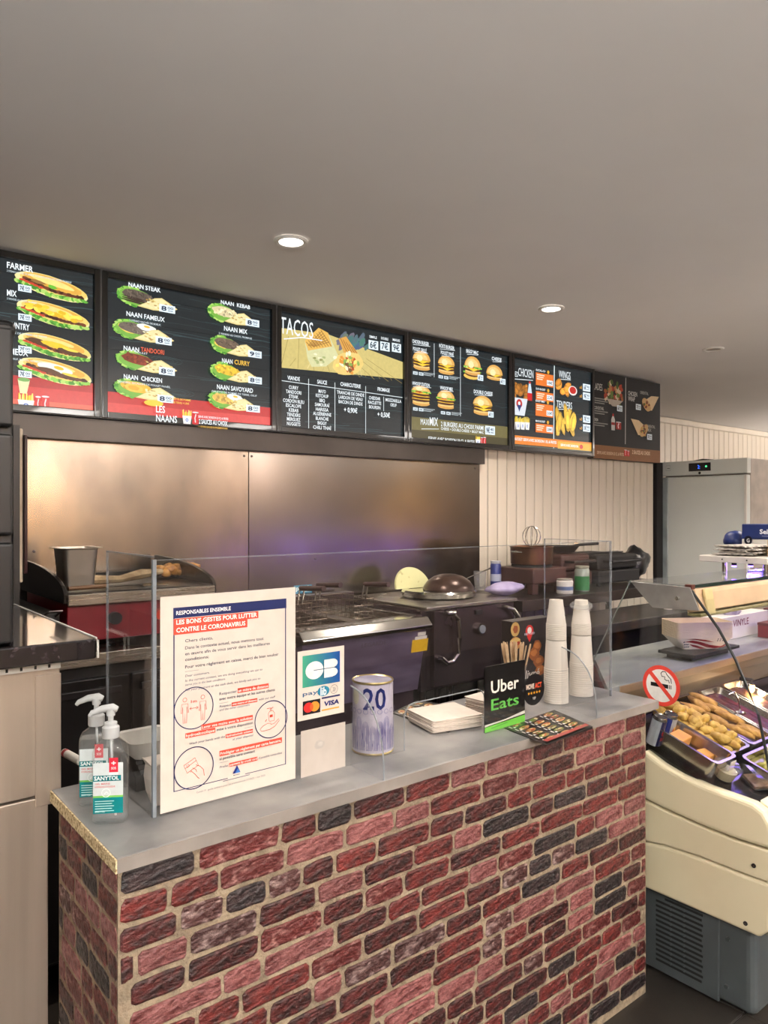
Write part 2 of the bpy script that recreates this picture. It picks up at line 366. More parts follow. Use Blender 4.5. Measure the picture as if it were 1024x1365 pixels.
WT = mat('grey concrete laminate', (146, 144, 142), .36, ns=4, c2=(104, 104, 106), nd=10, ramp=(.38, .64), bump=.04, bs=12, rvar=.08)
WTL = mat('worktop edge laminate', (152, 143, 136), .45, ns=7, c2=(120, 113, 108), nd=9, ramp=(.3, .7))
MB().box(XL+.003, Y0+.002, ZC-.028, XR, YBK, ZC).build('worktop', WT, ct, bevel=.002)
MB().box(XL+.003, Y0-.0005, ZC-.0275, XR, Y0+.0025, ZC-.001).build('front_edging', WTL, ct)
co = MB().box(XL, Y0, ZC-.0275, XL+.004, YBK, ZC-.0015).build('chipboard_edge', mat('raw chipboard', (226, 208, 166), .9, ns=150, c2=(150, 124, 84), nd=3, ramp=(.46, .66), bump=.6, bs=200), ct)
co['label'] = 'raw yellow chipboard end edge'

# ================================================================ ACRYLIC SNEEZE GUARD
YP = 1.53; XPL, XPR = .605, 2.262; ZP = 1.547
sg = thing('sneeze_guard', 'clear acrylic sneeze guard with side panels standing along the counter', 'screen', ((XPL+XPR)/2, YP, ZC))
cx0 = at(539, 1000, Y=YP).x; cx1 = at(646, 970, Y=YP).x; cz = 1.125; r = .035
arc0 = [(cx0+r-r*math.cos(a), cz-r+r*math.sin(a)) for a in [k*PI/2/6 for k in range(7)]]
arc1 = [(cx1-r+r*math.sin(a), cz-r+r*math.cos(a)) for a in [k*PI/2/6 for k in range(7)]]
out = [(XPL, ZC+.001), (cx0, ZC+.001)]+arc0+arc1+[(cx1, ZC+.001), (XPR, ZC+.001), (XPR, ZP), (XPL, ZP)]
MB().prism(out, 'y', YP-.0025, YP+.0025).build('front_panel', PLEXI, sg)
MB().box(XPL-.003, YP, ZC+.001, XPL+.002, YBK-.01, ZP+.008).build('side_panel', PLEXI, sg)
MB().box(XPR-.002, YP, ZC+.001, XPR+.003, YBK-.01, ZP).build('side_panel', PLEXI, sg)
e = MB()
e.box(XPL-.004, YP-.004, ZC+.001, XPL+.004, YP+.004, ZP+.002)
e.build('corner_edge', PLEXE, sg)
e = MB().box(XPL, YP-.0026, ZP-.001, XPR, YP+.0026, ZP+.001); e.box(XPR-.003, YP-.003, ZC, XPR+.003, YP+.003, ZP)
e.box(XPL-.003, YP, ZP+.006, XPL+.002, YBK-.01, ZP+.009); e.box(XPR-.002, YP, ZP-.001, XPR+.003, YBK-.01, ZP+.001)
e.box(XPL-.003, YBK-.013, ZC, XPL+.002, YBK-.01, ZP+.009); e.box(XPR-.002, YBK-.013, ZC, XPR+.003, YBK-.01, ZP)
e.build('polished_edges', mat('thin acrylic edge', (150, 158, 166), .3, alpha=.45, ns=4), sg)
eo = MB().tube([(cx0, YP, ZC+.001)]+[(a, YP, b) for a, b in arc0+arc1]+[(cx1, YP, ZC+.001)], .0017, 6).build('hatch_edge', mat('hatch edge', (170, 176, 182), .3, alpha=.6, ns=4), sg); eo['label'] = 'rounded rim of the small pass-through opening'
for xx in (at(467, 1000, Y=YP).x, at(748, 945, Y=YP).x):     # quarter-round stabilising fins
    L_, Hh = .135, .205
    pr = [(YP-.003, ZC+.001), (YP-.003, ZC+Hh)]+[(YP-.003-L_*math.sin(a), ZC+.001+(Hh-.004)*math.cos(a)**.8 if math.cos(a) > 1e-6 else ZC+.001) for a in [k*PI/2/12 for k in range(1, 13)]]
    fo = MB().prism(pr, 'x', xx-.002, xx+.002).build('stabiliser_fin', PLEXI, sg)
    MB().tube([(xx, a, b) for a, b in pr[1:]], .0022, 6).build('fin_edge', mat('hatch edge'), fo)

# ================================================================ MENU BOARDS
GB = (28, 36, 40)
def board_frame(x0, x1, label, z0=2.055, z1=2.69, lit=True):
    t = thing('menu_board', label, 'menu board', ((x0+x1)/2, YS, z0), group='row of menu boards')
    m = MB(); fw = .028; y0, y1 = YS-.022, YS+.045
    m.box(x0+.004, y0, z0, x0+fw, y1, z1).box(x1-fw, y0, z0, x1-.004, y1, z1).box(x0+fw, y0, z0, x1-fw, y1, z0+fw).box(x0+fw, y0, z1-fw, x1-fw, y1, z1)
    m.build('frame', mat('black lightbox frame', (10, 11, 13), .25, coat=.5), t, bevel=.003)
    e = MB(); q = .0022
    for a, b, c, d in [(x0+.001, z0-q, x0+.004, z1), (x1-.004, z0-q, x1-.001, z1), (x0+.001, z0-q, x1-.001, z0)]: e.box(a, y0+.004, b, c, y1, d)
    e.build('outer_edge', mat('aluminium edge', (110, 110, 110), .45, .8), t)
    return t
def grain(P, x0, x1, z0, z1, base=GB, n=26, seed=1, light_=(60, 84, 90)):
    rg = random.Random(seed); P.rect(x0, z0, x1, z1, base)
    zz = z0
    for k in range(n):
        z = rg.uniform(z0, z1-.02); a = rg.uniform(x0, x1-.1); b = min(x1, a+rg.uniform(.15, .5)); h = rg.uniform(.0012, .004)
        mix = rg.uniform(.2, .9); c = tuple(base[i]+(light_[i]-base[i])*mix for i in range(3)); pts = [(a+(b-a)*i/6, z+.004*math.sin(i*1.1+k)) for i in range(7)]
        pts = [(x, min(max(q, z0+.004), z1-.004)) for x, q in pts]; P.stroke(pts, h, c)
    for z in [z0+(z1-z0)*f for f in (.22, .47, .7, .9)]: P.rect(x0, z, x1, z+.002, (12, 16, 18))
    for kx, kz in [(rg.uniform(x0+.1, x1-.1), rg.uniform(z0+.1, z1-.1)) for _ in range(3)]:
        for q in range(3):
            P.stroke([(kx+(.02+.012*q)*math.cos(i*.5)*1.7, kz+(.007+.005*q)*math.sin(i*.5)) for i in range(13)], .0013, light_)
GR = [(96, 170, 60), (140, 200, 80), (70, 140, 45), (180, 215, 110)]
def tagp(P, a, b, t, w_=.06, h=.032, small='00'):
    P.rect(a, b, a+w_, b+h, (225, 240, 250)); P.text(t, a+w_*.12, b+h*.2, h*.6, (30, 45, 70), width=w_*.34, bold=.03)
    P.text(small, a+w_*.52, b+h*.45, h*.34, (30, 45, 70), width=w_*.36); P.rect(a+w_*.54, b+h*.2, a+w_*.86, b+h*.3, (90, 110, 130))
def at2(cx, cz, rot, x, y): return cx+x*math.cos(rot)-y*math.sin(rot), cz+x*math.sin(rot)+y*math.cos(rot)
def sandwich(P, cx, cz, w_, h, kind, rot=-.16):
    def B(x, y, rx, ry, c, j=.04, n=14, r2=0): a, b = at2(cx, cz, rot, x*w_, y*h); P.blob(a, b, rx*w_, ry*h, c, n, j, rot+r2)
    B(0, 0, .5, .47, (238, 225, 160), .015, 26); B(.02, .08, .46, .38, (240, 205, 110), .01, 26); B(0, .16, .40, .26, (225, 170, 70), .03, 22); B(-.05, .24, .3, .12, (245, 215, 130), .05)
    for k in range(30): f = k/29; B(-.46+.92*f, -.16-.20*math.sin(PI*f)+random.uniform(-.04, .04), .04, .09, random.choice(GR), .3, 8)
    for k in range(16): f = k/15; B(-.36+.76*f, -.05-.12*math.sin(PI*f)+.05*(1-f), .05, .08, random.choice([(96, 52, 34), (70, 38, 26), (120, 66, 40)]), .25, 8)
    for k in range(5): f = k/5; B(-.40+.3*f, -.10-.1*f, .045, .05, (205, 70, 45), .2, 8)
    if kind == 'fries':
        for k in range(22): B(random.uniform(-.38, .34), .12+random.uniform(-.14, .12), .055, .09, random.choice([(245, 210, 60), (230, 185, 40), (250, 225, 90)]), .15, 9, random.uniform(-.6, .6))
    elif kind == 'cheese':
        B(-.25, .04, .14, .13, (92, 62, 42), .1); B(.0, .08, .2, .13, (240, 200, 50), .08, 10); B(.22, -.04, .2, .12, (88, 58, 40), .1); B(.2, .05, .12, .06, (245, 215, 80), .1)
    elif kind == 'egg':
        B(-.02, .14, .24, .2, (240, 242, 225), .06, 16); B(.03, .2, .07, .08, (250, 190, 50), .02); B(-.1, -.02, .16, .1, (98, 64, 44), .1); B(.15, -.08, .16, .08, (92, 60, 42), .1); B(.2, .02, .12, .06, (245, 205, 70), .1)
    else:
        B(0, .18, .3, .12, (250, 222, 130), .05); B(-.2, .02, .1, .07, (150, 110, 60), .15); B(.0, .0, .06, .09, (110, 190, 60), .2)
def naan(P, cx, cz, w_, h, kind, rot=-.10):
    def B(x, y, rx, ry, c, j=.05, n=14, r2=0): a, b = at2(cx, cz, rot, x*w_, y*h); P.blob(a, b, rx*w_, ry*h, c, n, j, rot+r2)
    for k in range(36): f = random.random(); a = PI*.5+PI*f; B(-.2+.26*math.cos(a), .42*math.sin(a), .05, .09, random.choice(GR), .35, 8)
    B(-.18, .0, .28, .42, (120, 175, 70), .06, 20)
    if kind in ('egg', 'savoy', 'mix'): B(-.25, .05, .17, .25, (240, 205, 90), .1)
    c = {'steak': (96, 84, 74), 'egg': (110, 98, 88), 'mix': (110, 92, 78), 'tandoori': (130, 52, 34), 'chicken': (235, 180, 60), 'kebab': (222, 205, 160), 'curry': (235, 190, 60), 'savoy': (225, 180, 90)}[kind]
    B(-.16, .1, .26, .27, c, .05, 20)
    if kind == 'steak':
        for k in range(3): B(-.2, -.06-.10*k, .22, .05, (60, 44, 38), .05)
    for k in range(40 if kind != 'chicken' else 10):
        q = random.uniform(.7, 1.25); B(-.16+random.uniform(-.2, .2), .1+random.uniform(-.2, .2), .03, .035 if kind in ('steak', 'egg', 'mix') else .07, tuple(min(255, x*q) for x in c), .3, 7, random.random()*3)
    if kind == 'egg' or kind == 'savoy': B(.02, .3, .16, .17, (238, 240, 228), .08, 16); B(.03, .34, .05, .06, (250, 190, 60))
    if kind == 'chicken': B(-.2, .05, .14, .2, (240, 195, 80), .05, 18); B(-.2, .05, .09, .12, (225, 165, 50), .08)
    vs = [(-.16, -.42), (-.02, -.1), (.1, .22), (.22, .34), (.34, .2), (.5, -.02), (.46, -.1), (.38, -.16), (.3, -.3), (.1, -.42)]
    P.poly([at2(cx, cz, rot, x*w_, y*h) for x, y in vs], (226, 206, 140)); P.poly([at2(cx, cz, rot, x*w_*.9+.02*w_, y*h*.85) for x, y in vs], (238, 222, 165))
    for k in range(22): B(random.uniform(-.02, .42), random.uniform(-.28, .12), .025, .035, random.choice([(206, 178, 100), (180, 140, 70), (245, 235, 195), (214, 190, 116)]), .3, 7)
def burger(P, cx, cz, w_, h, layers=2, salad=True, cheese=False):
    B = lambda x, y, rx, ry, c, j=.03, n=16, **k: P.blob(cx+x*w_, cz+y*h, rx*w_, ry*h, c, n, j, **k)
    B(0, -.36, .44, .13, (214, 160, 84)); B(0, -.28, .43, .09, (236, 196, 120))
    y = -.24
    for k in range(layers):
        B(0, y+.03, .46, .075, (88, 52, 34), .06); B(0, y+.1, .45, .035, (245, 195, 60), .12)
        if cheese: P.poly([(cx-.3*w_, cz+(y+.1)*h), (cx+.34*w_, cz+(y+.1)*h), (cx+.05*w_, cz+(y-.04)*h)], (250, 205, 60))
        y += .14
    if salad:
        for k in range(18): B(-.46+.92*k/17, y+.02+random.uniform(-.02, .03), .06, .05, random.choice(GR), .3, 8)
        B(-.1, y+.0, .2, .03, (205, 60, 40)); y += .06
    B(0, y, .46, .5-y if y < .3 else .2, (222, 168, 88), .01, 18, half='top'); B(-.04, y+.03, .36, (.5-y)*.72, (240, 200, 126), .01, 18, half='top'); B(-.1, y+.1, .16, (.5-y)*.35, (250, 226, 170), .02)
    for k in range(10): B(random.uniform(-.26, .26), y+random.uniform(.08, (.5-y)*.6), .014, .012, (250, 240, 205), 0, 6)
def fries(P, a, b, w_, h):
    for k in range(11): x = a+w_*(.08+.084*k); P.stroke([(x, b+h*.4), (x+random.uniform(-.06, .06)*w_, b+h*random.uniform(.82, 1.02))], w_*.075, random.choice([(250, 215, 70), (240, 195, 50), (255, 230, 120)]))
    P.poly([(a+w_*.12, b), (a+w_*.88, b), (a+w_, b+h*.58), (a, b+h*.58)], (240, 236, 232)); P.blob(a+w_*.5, b+h*.28, w_*.16, h*.12, (70, 110, 190)); P.blob(a+w_*.5, b+h*.28, w_*.08, h*.06, (240, 240, 240))
def can(P, a, b, w_, h, c=(205, 30, 38)):
    P.rect(a, b+h*.05, a+w_, b+h*.93, c); P.blob(a+w_/2, b+h*.93, w_/2, h*.06, (215, 215, 218)); P.blob(a+w_/2, b+h*.06, w_/2, h*.06, c); P.stroke([(a+w_*.5, b+h*.15), (a+w_*.42, b+h*.5), (a+w_*.58, b+h*.8)], w_*.16, (235, 215, 215))
def pieces(P, cx, cz, w_, h, n, c, rx=.16, ry=.2, long=False):
    for k in range(n):
        q = random.uniform(.78, 1.12); x, y = random.uniform(-.4, .4), random.uniform(-.36, .36); r2 = random.uniform(-1.3, 1.3) if not long else random.uniform(.9, 2.1)
        for s_, g in ((1, .75), (.84, 1.), (.45, 1.12)): P.blob(cx+x*w_, cz+y*h+(1-s_)*.04*h, rx*w_*s_, ry*h*s_ if not long else rx*w_*.36*s_, tuple(min(255, v*q*g) for v in c), 10, .14, r2)
WH = (238, 246, 250)
# --- board 1: sandwiches
X = [at(p, 600, Y=YS).x for p in (133, 366.5, 541, 679.5, 790)]
x0 = X[0]-.872; t = board_frame(x0, X[0], 'backlit menu board of four long sandwiches with a red foot, leftmost in the row')
P = PR('Y', YS-.004); a0, a1, z0, z1 = x0+.03, X[0]-.03, 2.085, 2.665
grain(P, a0, a1, z0, z1, seed=2, n=40); P.rect(a0, z0, a1, z0+.115, (178, 44, 46)); P.rect(a0, z0, a1, z0+.075, (206, 62, 62)); P.rect(a0, z0, a1, z0+.02, (222, 96, 76))
rows = [('FARMER', 355, 70, 383, 'plain', 9, 44, '2 STEAKS HACHÉS DE BOEUF, ESCALOPE DE POULET PANÉE, FROMAGE', 95, 47), ('MIX', 392, 72, 420, 'fries', 9, 22, '2 VIANDES AU CHOIX, FROMAGE', 49, 65),
        ('COUNTRY', 436, 74, 463, 'cheese', 4, 39, 'GALETTE DE POMME DE TERRE', 62, 82), ('FAMEUX', 471, 74, 496, 'egg', 2, 37, 'STEAK, OEUF, BACON, FROMAGE', 56, 98)]
for nm, ty, sx, sy, kd, tx0, tx1, sub, sx1, _ in rows:
    a, b = P.pp(sx, sy); sandwich(P, a, b, .29, .092, kd)
    P.pt(nm, tx0, ty+(2 if nm in('FARMER', 'MIX') else 0), tx1, 8, WH, bold=.02)
    P.pt(sub, tx0, ty+7, sx1, 2.4, (200, 215, 220))
    P_ = P.pp(24, sy+ (0 if nm == 'FARMER' else 2)); tagp(P, P_[0], P_[1]-.014, '7€', .05, .027)
a, b = P.pp(23, 546); fries(P, a, b, .062, .07); can(P, a+.066, b, .022, .062); can(P, a+.09, b, .03, .066)
a, b = P.pp(23, 524); P.poly([(a+.008, b), (a+.034, b), (a+.046, b+.058), (a, b+.055)], (222, 220, 170)); P.blob(a+.023, b+.056, .023, .008, (120, 170, 90))
P.build('backlit_print', PEMIT, t)
# --- board 2: naans
t = board_frame(X[0], X[1], 'backlit menu board of eight filled naans headed in white and a red foot')
P = PR('Y', YS-.004); a0, a1 = X[0]+.03, X[1]-.03
grain(P, a0, a1, z0, z1, seed=5, n=44); P.rect(a0, z0, a1, z0+.088, (190, 48, 50)); P.rect(a0, z0, a1, z0+.04, (212, 70, 68))
for nm, c2, tx, ty, tx1, nx, ny, kd, pr in [('NAAN STEAK', None, 171, 382, 214, 197, 401, 'steak', '8'), ('NAAN FAMEUX', None, 168, 421, 219, 192, 444, 'egg', '8'), ('NAAN', ' TANDOORI', 164, 467, 218, 196, 485, 'tandoori', '8'),
        ('NAAN  CHICKEN', None, 164, 505, 215, 194, 522, 'chicken', '8'), ('NAAN  KEBAB', None, 293, 405.5, 332, 309, 422, 'kebab', '8'), ('NAAN MIX', None, 297, 441, 328, 312, 464, 'mix', '9'),
        ('NAAN', ' CURRY', 294, 484, 331, 312, 499, 'curry', '8'), ('NAAN SAVOYARD', None, 287, 519, 335, 309, 537, 'savoy', '8')]:
    left = tx < 250
    a, b = P.pp(nx, ny); naan(P, a, b, .28 if left else .26, .086, kd)
    if c2: xm = tx+(tx1-tx)*.38; P.pt(nm, tx, ty, xm, 6, WH, bold=.02); P.pt(c2.strip(), xm+2.5, ty+2, tx1, 6, (226, 98, 66) if 'TAN' in c2 else (236, 190, 70), bold=.02)
    else: P.pt(nm, tx, ty, tx1, 5 if 'KEBAB' in nm else 6, WH, bold=.02)
    a, b = P.pp(nx+(15 if left else 17), ny+(14 if left else 12)); tagp(P, a, b, pr, .075, .034)
    if kd != 'curry' and kd != 'kebab': P.pt({'steak': 'STEAK HACHÉ DE BOEUF', 'egg': '2 STEAKS HACHÉS DE BOEUF,', 'tandoori': 'POULET', 'chicken': 'TENDERS, ESCALOPE DE POULET PANÉE,', 'mix': '2 VIANDES AU CHOIX, FROMAGE', 'savoy': 'GALETTE DE POMME DE TERRE, OEUF'}[kd], *(dict(steak=(217, 385, 258), egg=(172, 428, 214), tandoori=(180, 471, 196), chicken=(156, 510, 226), mix=(290, 446, 334), savoy=(280, 523, 340))[kd]), 2.4, (210, 222, 228))
P.pt('GALETTE DE POMME', 225, 533, 252, 2.6, (236, 200, 80)); P.pt('DE TERRE +1,00€', 228, 538, 250, 2.6, (236, 200, 80))
a, b = P.pp(203, 538); P.blob(a, b, .045, .014, (240, 200, 60)); 
P.pt('LES', 206, 550, 218, 9, WH, bold=.015); P.pt('NAANS', 206, 562, 234, 9, WH, bold=.015)
a, b = P.pp(241, 565); fries(P, a, b, .045, .064); can(P, a+.048, b, .032, .06)
P.pt('SERVIS AVEC BOISSON 33 CL & FRITES', 262, 557, 302, 2.8, WH); P.pt('2 SAUCES AU CHOIX', 263, 565, 301, 6, WH, bold=.02); P.pt('+ 1€ PAR SAUCE SUPPLÉMENTAIRE', 262, 570, 301, 2.4, (245, 190, 80))
P.build('backlit_print', PEMIT, t)
# --- board 3: tacos
t = board_frame(X[1], X[2], 'backlit tacos menu board with a photo of two wraps on planks')
P = PR('Y', YS-.004); a0, a1 = X[1]+.028, X[2]-.028; zm = at(372, 490, Y=YS).z
grain(P, a0, a1, z0, z1, seed=9, n=30)
zt = at(372, 437, Y=YS).z; zp0 = zm; pl_ = [(a0, zp0), (a1, at(536, 508, Y=YS).z+.012), (a1, zt-.07), (a0+.30, zt+.01), (a0, zt)]
P.poly(pl_, (206, 188, 118))
for k in range(9):
    f = k/8; P.stroke([(a0+.005+(a1-a0-.01)*f, zp0+.008+(.0)*f), (a0+.30+(f-.5)*.5, zt-.085+(.05 if f < .6 else 0))], .0025, (150, 130, 70))
for k in range(16): q = random.random(); P.stroke([(a0+.02+q*.8, zp0+.015), (a0+.06+q*.72, zp0+.06)], .002, random.choice([(228, 212, 150), (178, 158, 92)]))
for k in range(26): P.blob(a0+.40+random.uniform(-.04, .18)*(1-k/40), zt-.04+random.uniform(0, .075), .03, .014, (random.randint(60, 120),)*1+(random.randint(95, 125), random.randint(105, 130)), 10, .3, .9)
def wrap(cx, cz, w_, h):
    P.poly([(cx-.42*w_, cz-.3*h), (cx-.5*w_, cz+.12*h), (cx-.1*w_, cz+.5*h), (cx+.18*w_, cz+.42*h), (cx+.5*w_, cz-.12*h), (cx+.12*w_, cz-.42*h), (cx-.3*w_, cz-.48*h)], (212, 210, 160))
    P.poly([(cx-.4*w_, cz-.1*h), (cx-.5*w_, cz+.12*h), (cx-.1*w_, cz+.5*h), (cx+.18*w_, cz+.42*h), (cx+.3*w_, cz+.1*h)], (226, 180, 90))
    for k in range(8): f = k/7; P.stroke([(cx-.46*w_+.42*w_*f, cz+.1*h+.36*h*f), (cx-.30*w_+.58*w_*f, cz-.02*h+.12*h*f)], .003, (120, 74, 34))
    for k in range(6): f = k/5; P.stroke([(cx-.4*w_+.16*w_*f, cz+.02*h), (cx+.0*w_+.22*w_*f, cz+.44*h-.3*h*f*.8)], .003, (140, 90, 44))
    for k in range(10): P.blob(cx+random.uniform(-.3, .1)*w_, cz+random.uniform(-.4, -.12)*h, .05*w_, .03*h, random.choice([(170, 178, 120), (236, 232, 196), (150, 150, 90)]), 8, .3)
a, b = P.pp(429, 465); wrap(a, b, .215, .215)
a, b = P.pp(457, 470); P.poly([(a-.03, b+.07), (a+.02, b+.09), (a+.11, b+.0), (a+.02, b-.03)], (216, 160, 78))
for k in range(5): P.stroke([(a-.02+.02*k, b+.08-.01*k), (a+.03+.018*k, b+.0)], .003, (120, 70, 34))
a, b = P.pp(464, 485); P.blob(a, b, .105, .062, (230, 200, 120), 18, .05, .3)
for k in range(50): P.blob(a+random.gauss(0, .038), b+random.gauss(0, .022), .014, .009, random.choice([(250, 225, 120), (190, 80, 40), (240, 240, 200), (225, 150, 60), (120, 90, 50), (140, 170, 80)]), 8, .3, random.random()*3)
P.pt('TACOS', 373, 444, 417, 22, WH, bold=.0); a, b = P.pp(378, 452); P.stroke([(a, b), (a+.11, b+.024), (a+.235, b+.026)], .005, WH)
for k, (pr, nm) in enumerate([('6€', 'SIMPLE'), ('7€', 'DOUBLE'), ('9€', 'MAXI')]):
    a, b = P.pp(491+15.5*k, 465+1.8*k); P.rect(a, b, a+.068, b+.05, (225, 240, 248)); P.text(pr, a+.009, b+.008, .035, (30, 45, 60), width=.048, bold=.02); P.text(nm, a+.006, b+.062, .014, WH, width=.052, bold=.02)
def rule(xa_, ya, xb_, yb): p, q = P.pp(xa_, ya), P.pp(xb_, yb); P.stroke([p, q], .0035, (215, 225, 228))
rule(372, 507, 536, 530); rule(411, 505, 411, 571); rule(446, 510, 446, 575); rule(487, 515, 487, 578); rule(511, 529, 511, 548)
cols = [(391, 507, ['VIANDE']), (429, 512, ['SAUCE']), (467, 516, ['CHARCUTERIE']), (511, 522, ['FROMAGE'])]
for cx_, cy_, tt in cols: a, b = P.pp(cx_, cy_); P.text(tt[0], a, b, .020, WH, width=.02*len(tt[0])*.62, bold=.02) if False else P.text(tt[0], a-.0062*len(tt[0]), b, .020, WH, width=.0124*len(tt[0]), bold=.02)
def col(cx_, cy_, items, stp=6.05, h=.0175, cw=.0115):
    for k, s_ in enumerate(items): a, b = P.pp(cx_, cy_+k*stp); P.text(s_, a-cw/2*len(s_), b, h, WH, width=cw*len(s_), bold=.015)
col(391, 519, ['CURRY', 'TANDOORI', 'STEAK', 'CORDON BLEU', 'ESCALOPE', 'KEBAB', 'TENDERS', 'MERGUEZ', 'NUGGETS']); col(429, 524, ['MAYO', 'KETCHUP', 'BBQ', 'SAMOURAÏ', 'HARISSA', 'ALGÉRIENNE', 'BLANCHE', 'BIGGY', 'CHILI THAÏ'])
col(467, 527, ['TRANCHE DE DINDE', 'LARDON DE VEAU', 'BACON DE DINDE']); col(499, 533, ['CHEDDAR', 'RACLETTE', 'BOURSIN']); col(524, 536, ['MOZZARELLA', 'OEUF'])
for s_, cx_, cy_ in [('+ 0,90€', 467, 550), ('+ 0,50€', 511, 556)]: a, b = P.pp(cx_, cy_); P.text(s_, a-.045, b, .026, WH, width=.09, bold=.02)
P.build('backlit_print', PEMIT, t)
# --- board 4: burgers
t = board_frame(X[2], X[3], 'backlit burger menu board with seven burgers and an olive price band')
P = PR('Y', YS-.004); a0, a1 = X[2]+.028, X[3]-.028
grain(P, a0, a1, z0, z1, seed=12, n=34); zb = at(545, 555, Y=YS).z; P.rect(a0, zb-.075, a1, zb, (112, 104, 64)); P.rect(a0, z0, a1, zb-.075, (74, 68, 44))
for cx_, cy_, L_, sal, ch, wd, hh in [(562, 481, 2, False, True, .15, .115), (595, 487, 2, False, True, .15, .115), (630, 488, 1, True, True, .155, .12), (659, 497, 1, False, True, .165, .1), (561, 528, 3, True, False, .155, .12), (594, 533, 2, True, False, .155, .115), (643, 541, 2, False, True, .19, .125)]:
    a, b = P.pp(cx_, cy_)
    if cx_ == 630: P.blob(a-.01, b-.065, .07, .02, (236, 190, 90)); P.blob(a, b-.05, .07, .018, (90, 54, 34)); P.blob(a, b-.04, .075, .014, (120, 180, 60), 14, .2)
    burger(P, a, b, wd, hh, L_, sal, ch)
for s_, xx, yy, w2 in [('CHICKEN BURGER', 549, 457, 22), ('POULET GRILLÉ', 550, 467, 18), ('RÖSTI BURGER', 585, 463, 20), ('POULET PANÉ', 587, 472, 17), ('BIGGY MAC', 621, 470, 16), ('CHEESE', 655, 480, 13), ('WHOOP STATION', 549, 513, 23), ('WHOOP MIX', 586, 519, 17), ('DOUBLE CHEESE', 631, 524, 25)]:
    P.pt(s_, xx, yy, xx+w2, 4.6, WH, bold=.02); a, b = P.pp(xx+1, yy+1.6); P.stroke([(a, b-.003), (a+w2*.0062, b+.004)], .0025, WH)
for xx, yy in [(550, 500), (584, 505), (550, 548), (587, 553)]:
    for k in range(2): a, b = P.pp(xx, yy-1); P.rect(a+.045*k, b, a+.045*k+.035, b+.018, (225, 238, 245)); P.text(('6€', '8€')[k], a+.045*k+.005, b+.003, .012, (30, 40, 60), width=.025)
    a, b = P.pp(xx+14, yy-3); [P.rect(a, b-.007*k, a+.09-.015*k, b-.007*k+.0035, (170, 180, 184)) for k in range(3)]
for xx, yy in [(636, 507), (666, 512), (650, 556)]: a, b = P.pp(xx, yy); tagp(P, a, b, '6€', .05, .036, '50')
rule(578, 458, 578, 503); rule(613, 462, 613, 555)
P.pt('MAXI', 560, 566, 571, 8, WH, bold=.0); P.pt('MIX', 572, 567, 583, 11, WH, bold=.01); a, b = P.pp(561, 570); P.stroke([(a, b-.008), (a+.14, b+.001)], .003, WH)
P.pt('2 BURGERS AU CHOIX PARMI :', 587, 568, 646, 6, WH, bold=.01); P.pt('CHEESE + DOUBLE CHEESE + BIGGY MAC', 587, 573, 644, 3.6, WH, bold=.01)
a, b = P.pp(646, 579); tagp(P, a, b, '9€', .09, .055, '40'); P.pt('SERVIS AVEC BOISSON 33 CL & FRITES', 570, 587, 632, 5, WH, bold=.01)
a, b = P.pp(633, 593); fries(P, a, b, .045, .06); can(P, a+.047, b, .02, .052); can(P, a+.07, b, .025, .055)
P.build('backlit_print', PEMIT, t)
# --- board 5: fried chicken
t = board_frame(X[3], X[4], 'backlit fried chicken menu board with bucket, wings and tenders')
P = PR('Y', YS-.004); a0, a1 = X[3]+.028, X[4]-.028; grain(P, a0, a1, z0, z1, seed=15, n=26)
P.pt('FRIED', 681.5, 501, 691, 7, WH, bold=.0); P.pt('CHICKEN', 691, 501, 711, 11, WH, bold=.0); a, b = P.pp(684, 505); P.stroke([(a, b), (a+.2, b+.012)], .004, WH)
a, b = P.pp(692.5, 522); pieces(P, a, b, .20, .11, 26, (176, 112, 44), .14, .17)
x_a, zt_ = P.pp(681.5, 529); x_b, zb_ = P.pp(703, 555); P.poly([(x_a+.03, zb_), (x_b-.03, zb_), (x_b, zt_), (x_a, zt_)], (216, 222, 230)); a, b = P.pp(692, 540); P.blob(a, b+.01, .03, .03, (190, 50, 48)); P.poly([(a-.022, b), (a+.022, b), (a, b-.045)], (40, 60, 120)); P.blob(a, b+.012, .012, .012, (240, 240, 240))
a, b = P.pp(706, 530); P.stroke([(a, b-.03), (a, b+.08)], .045, (40, 24, 22)); P.rect(a-.024, b-.02, a+.024, b+.03, (200, 30, 36)); P.poly([(a-.022, b+.03), (a+.022, b+.03), (a+.008, b+.10), (a-.008, b+.10)], (200, 220, 235)); P.blob(a, b+.1, .009, .009, (200, 30, 30))
for k in range(4): a, b = P.pp(681+6.2*k, 572+.2*k); fries(P, a, b, .046, .085)
for k, (tt, xx, yy) in enumerate([('SOLO', 714, 513), ('DUO BUCKET', 714, 533), ('BUCKET FAMILY', 713.5, 554), ('MAXI BUCKET', 713.5, 576)]):
    hh = .085 if k in (0, 2) else .06; a, b = P.pp(xx, yy); P.rect(a, b, a+.185, b+hh, (228, 118, 44)); P.rect(a, b+hh+.008, a+.16, b+hh+.022, (36, 30, 26)); P.text(tt, a, b+hh+.010, .013, WH, width=.10, bold=.02)
    [P.rect(a+.01, b+hh-.018-.014*q, a+.09-.01*q, b+hh-.011-.014*q, (250, 225, 200)) for q in range(3)]; P.rect(a+.115, b+.01, a+.18, b+.045, (236, 244, 250)); P.text(('18€', '22€', '26€', '28€')[k], a+.12, b+.018, .02, (30, 40, 60), width=.055)
    P.blob(a+.13, b+hh+.015, .012, .012, (230, 170, 50))
p, q = P.pp(738.5, 484), P.pp(737.5, 600); P.stroke([p, q], .007, (235, 248, 250))
P.pt('WINGS', 744.5, 503, 760, 9.5, WH, bold=.0); P.pt('TENDERS', 741.5, 543, 762, 9.5, WH, bold=.0)
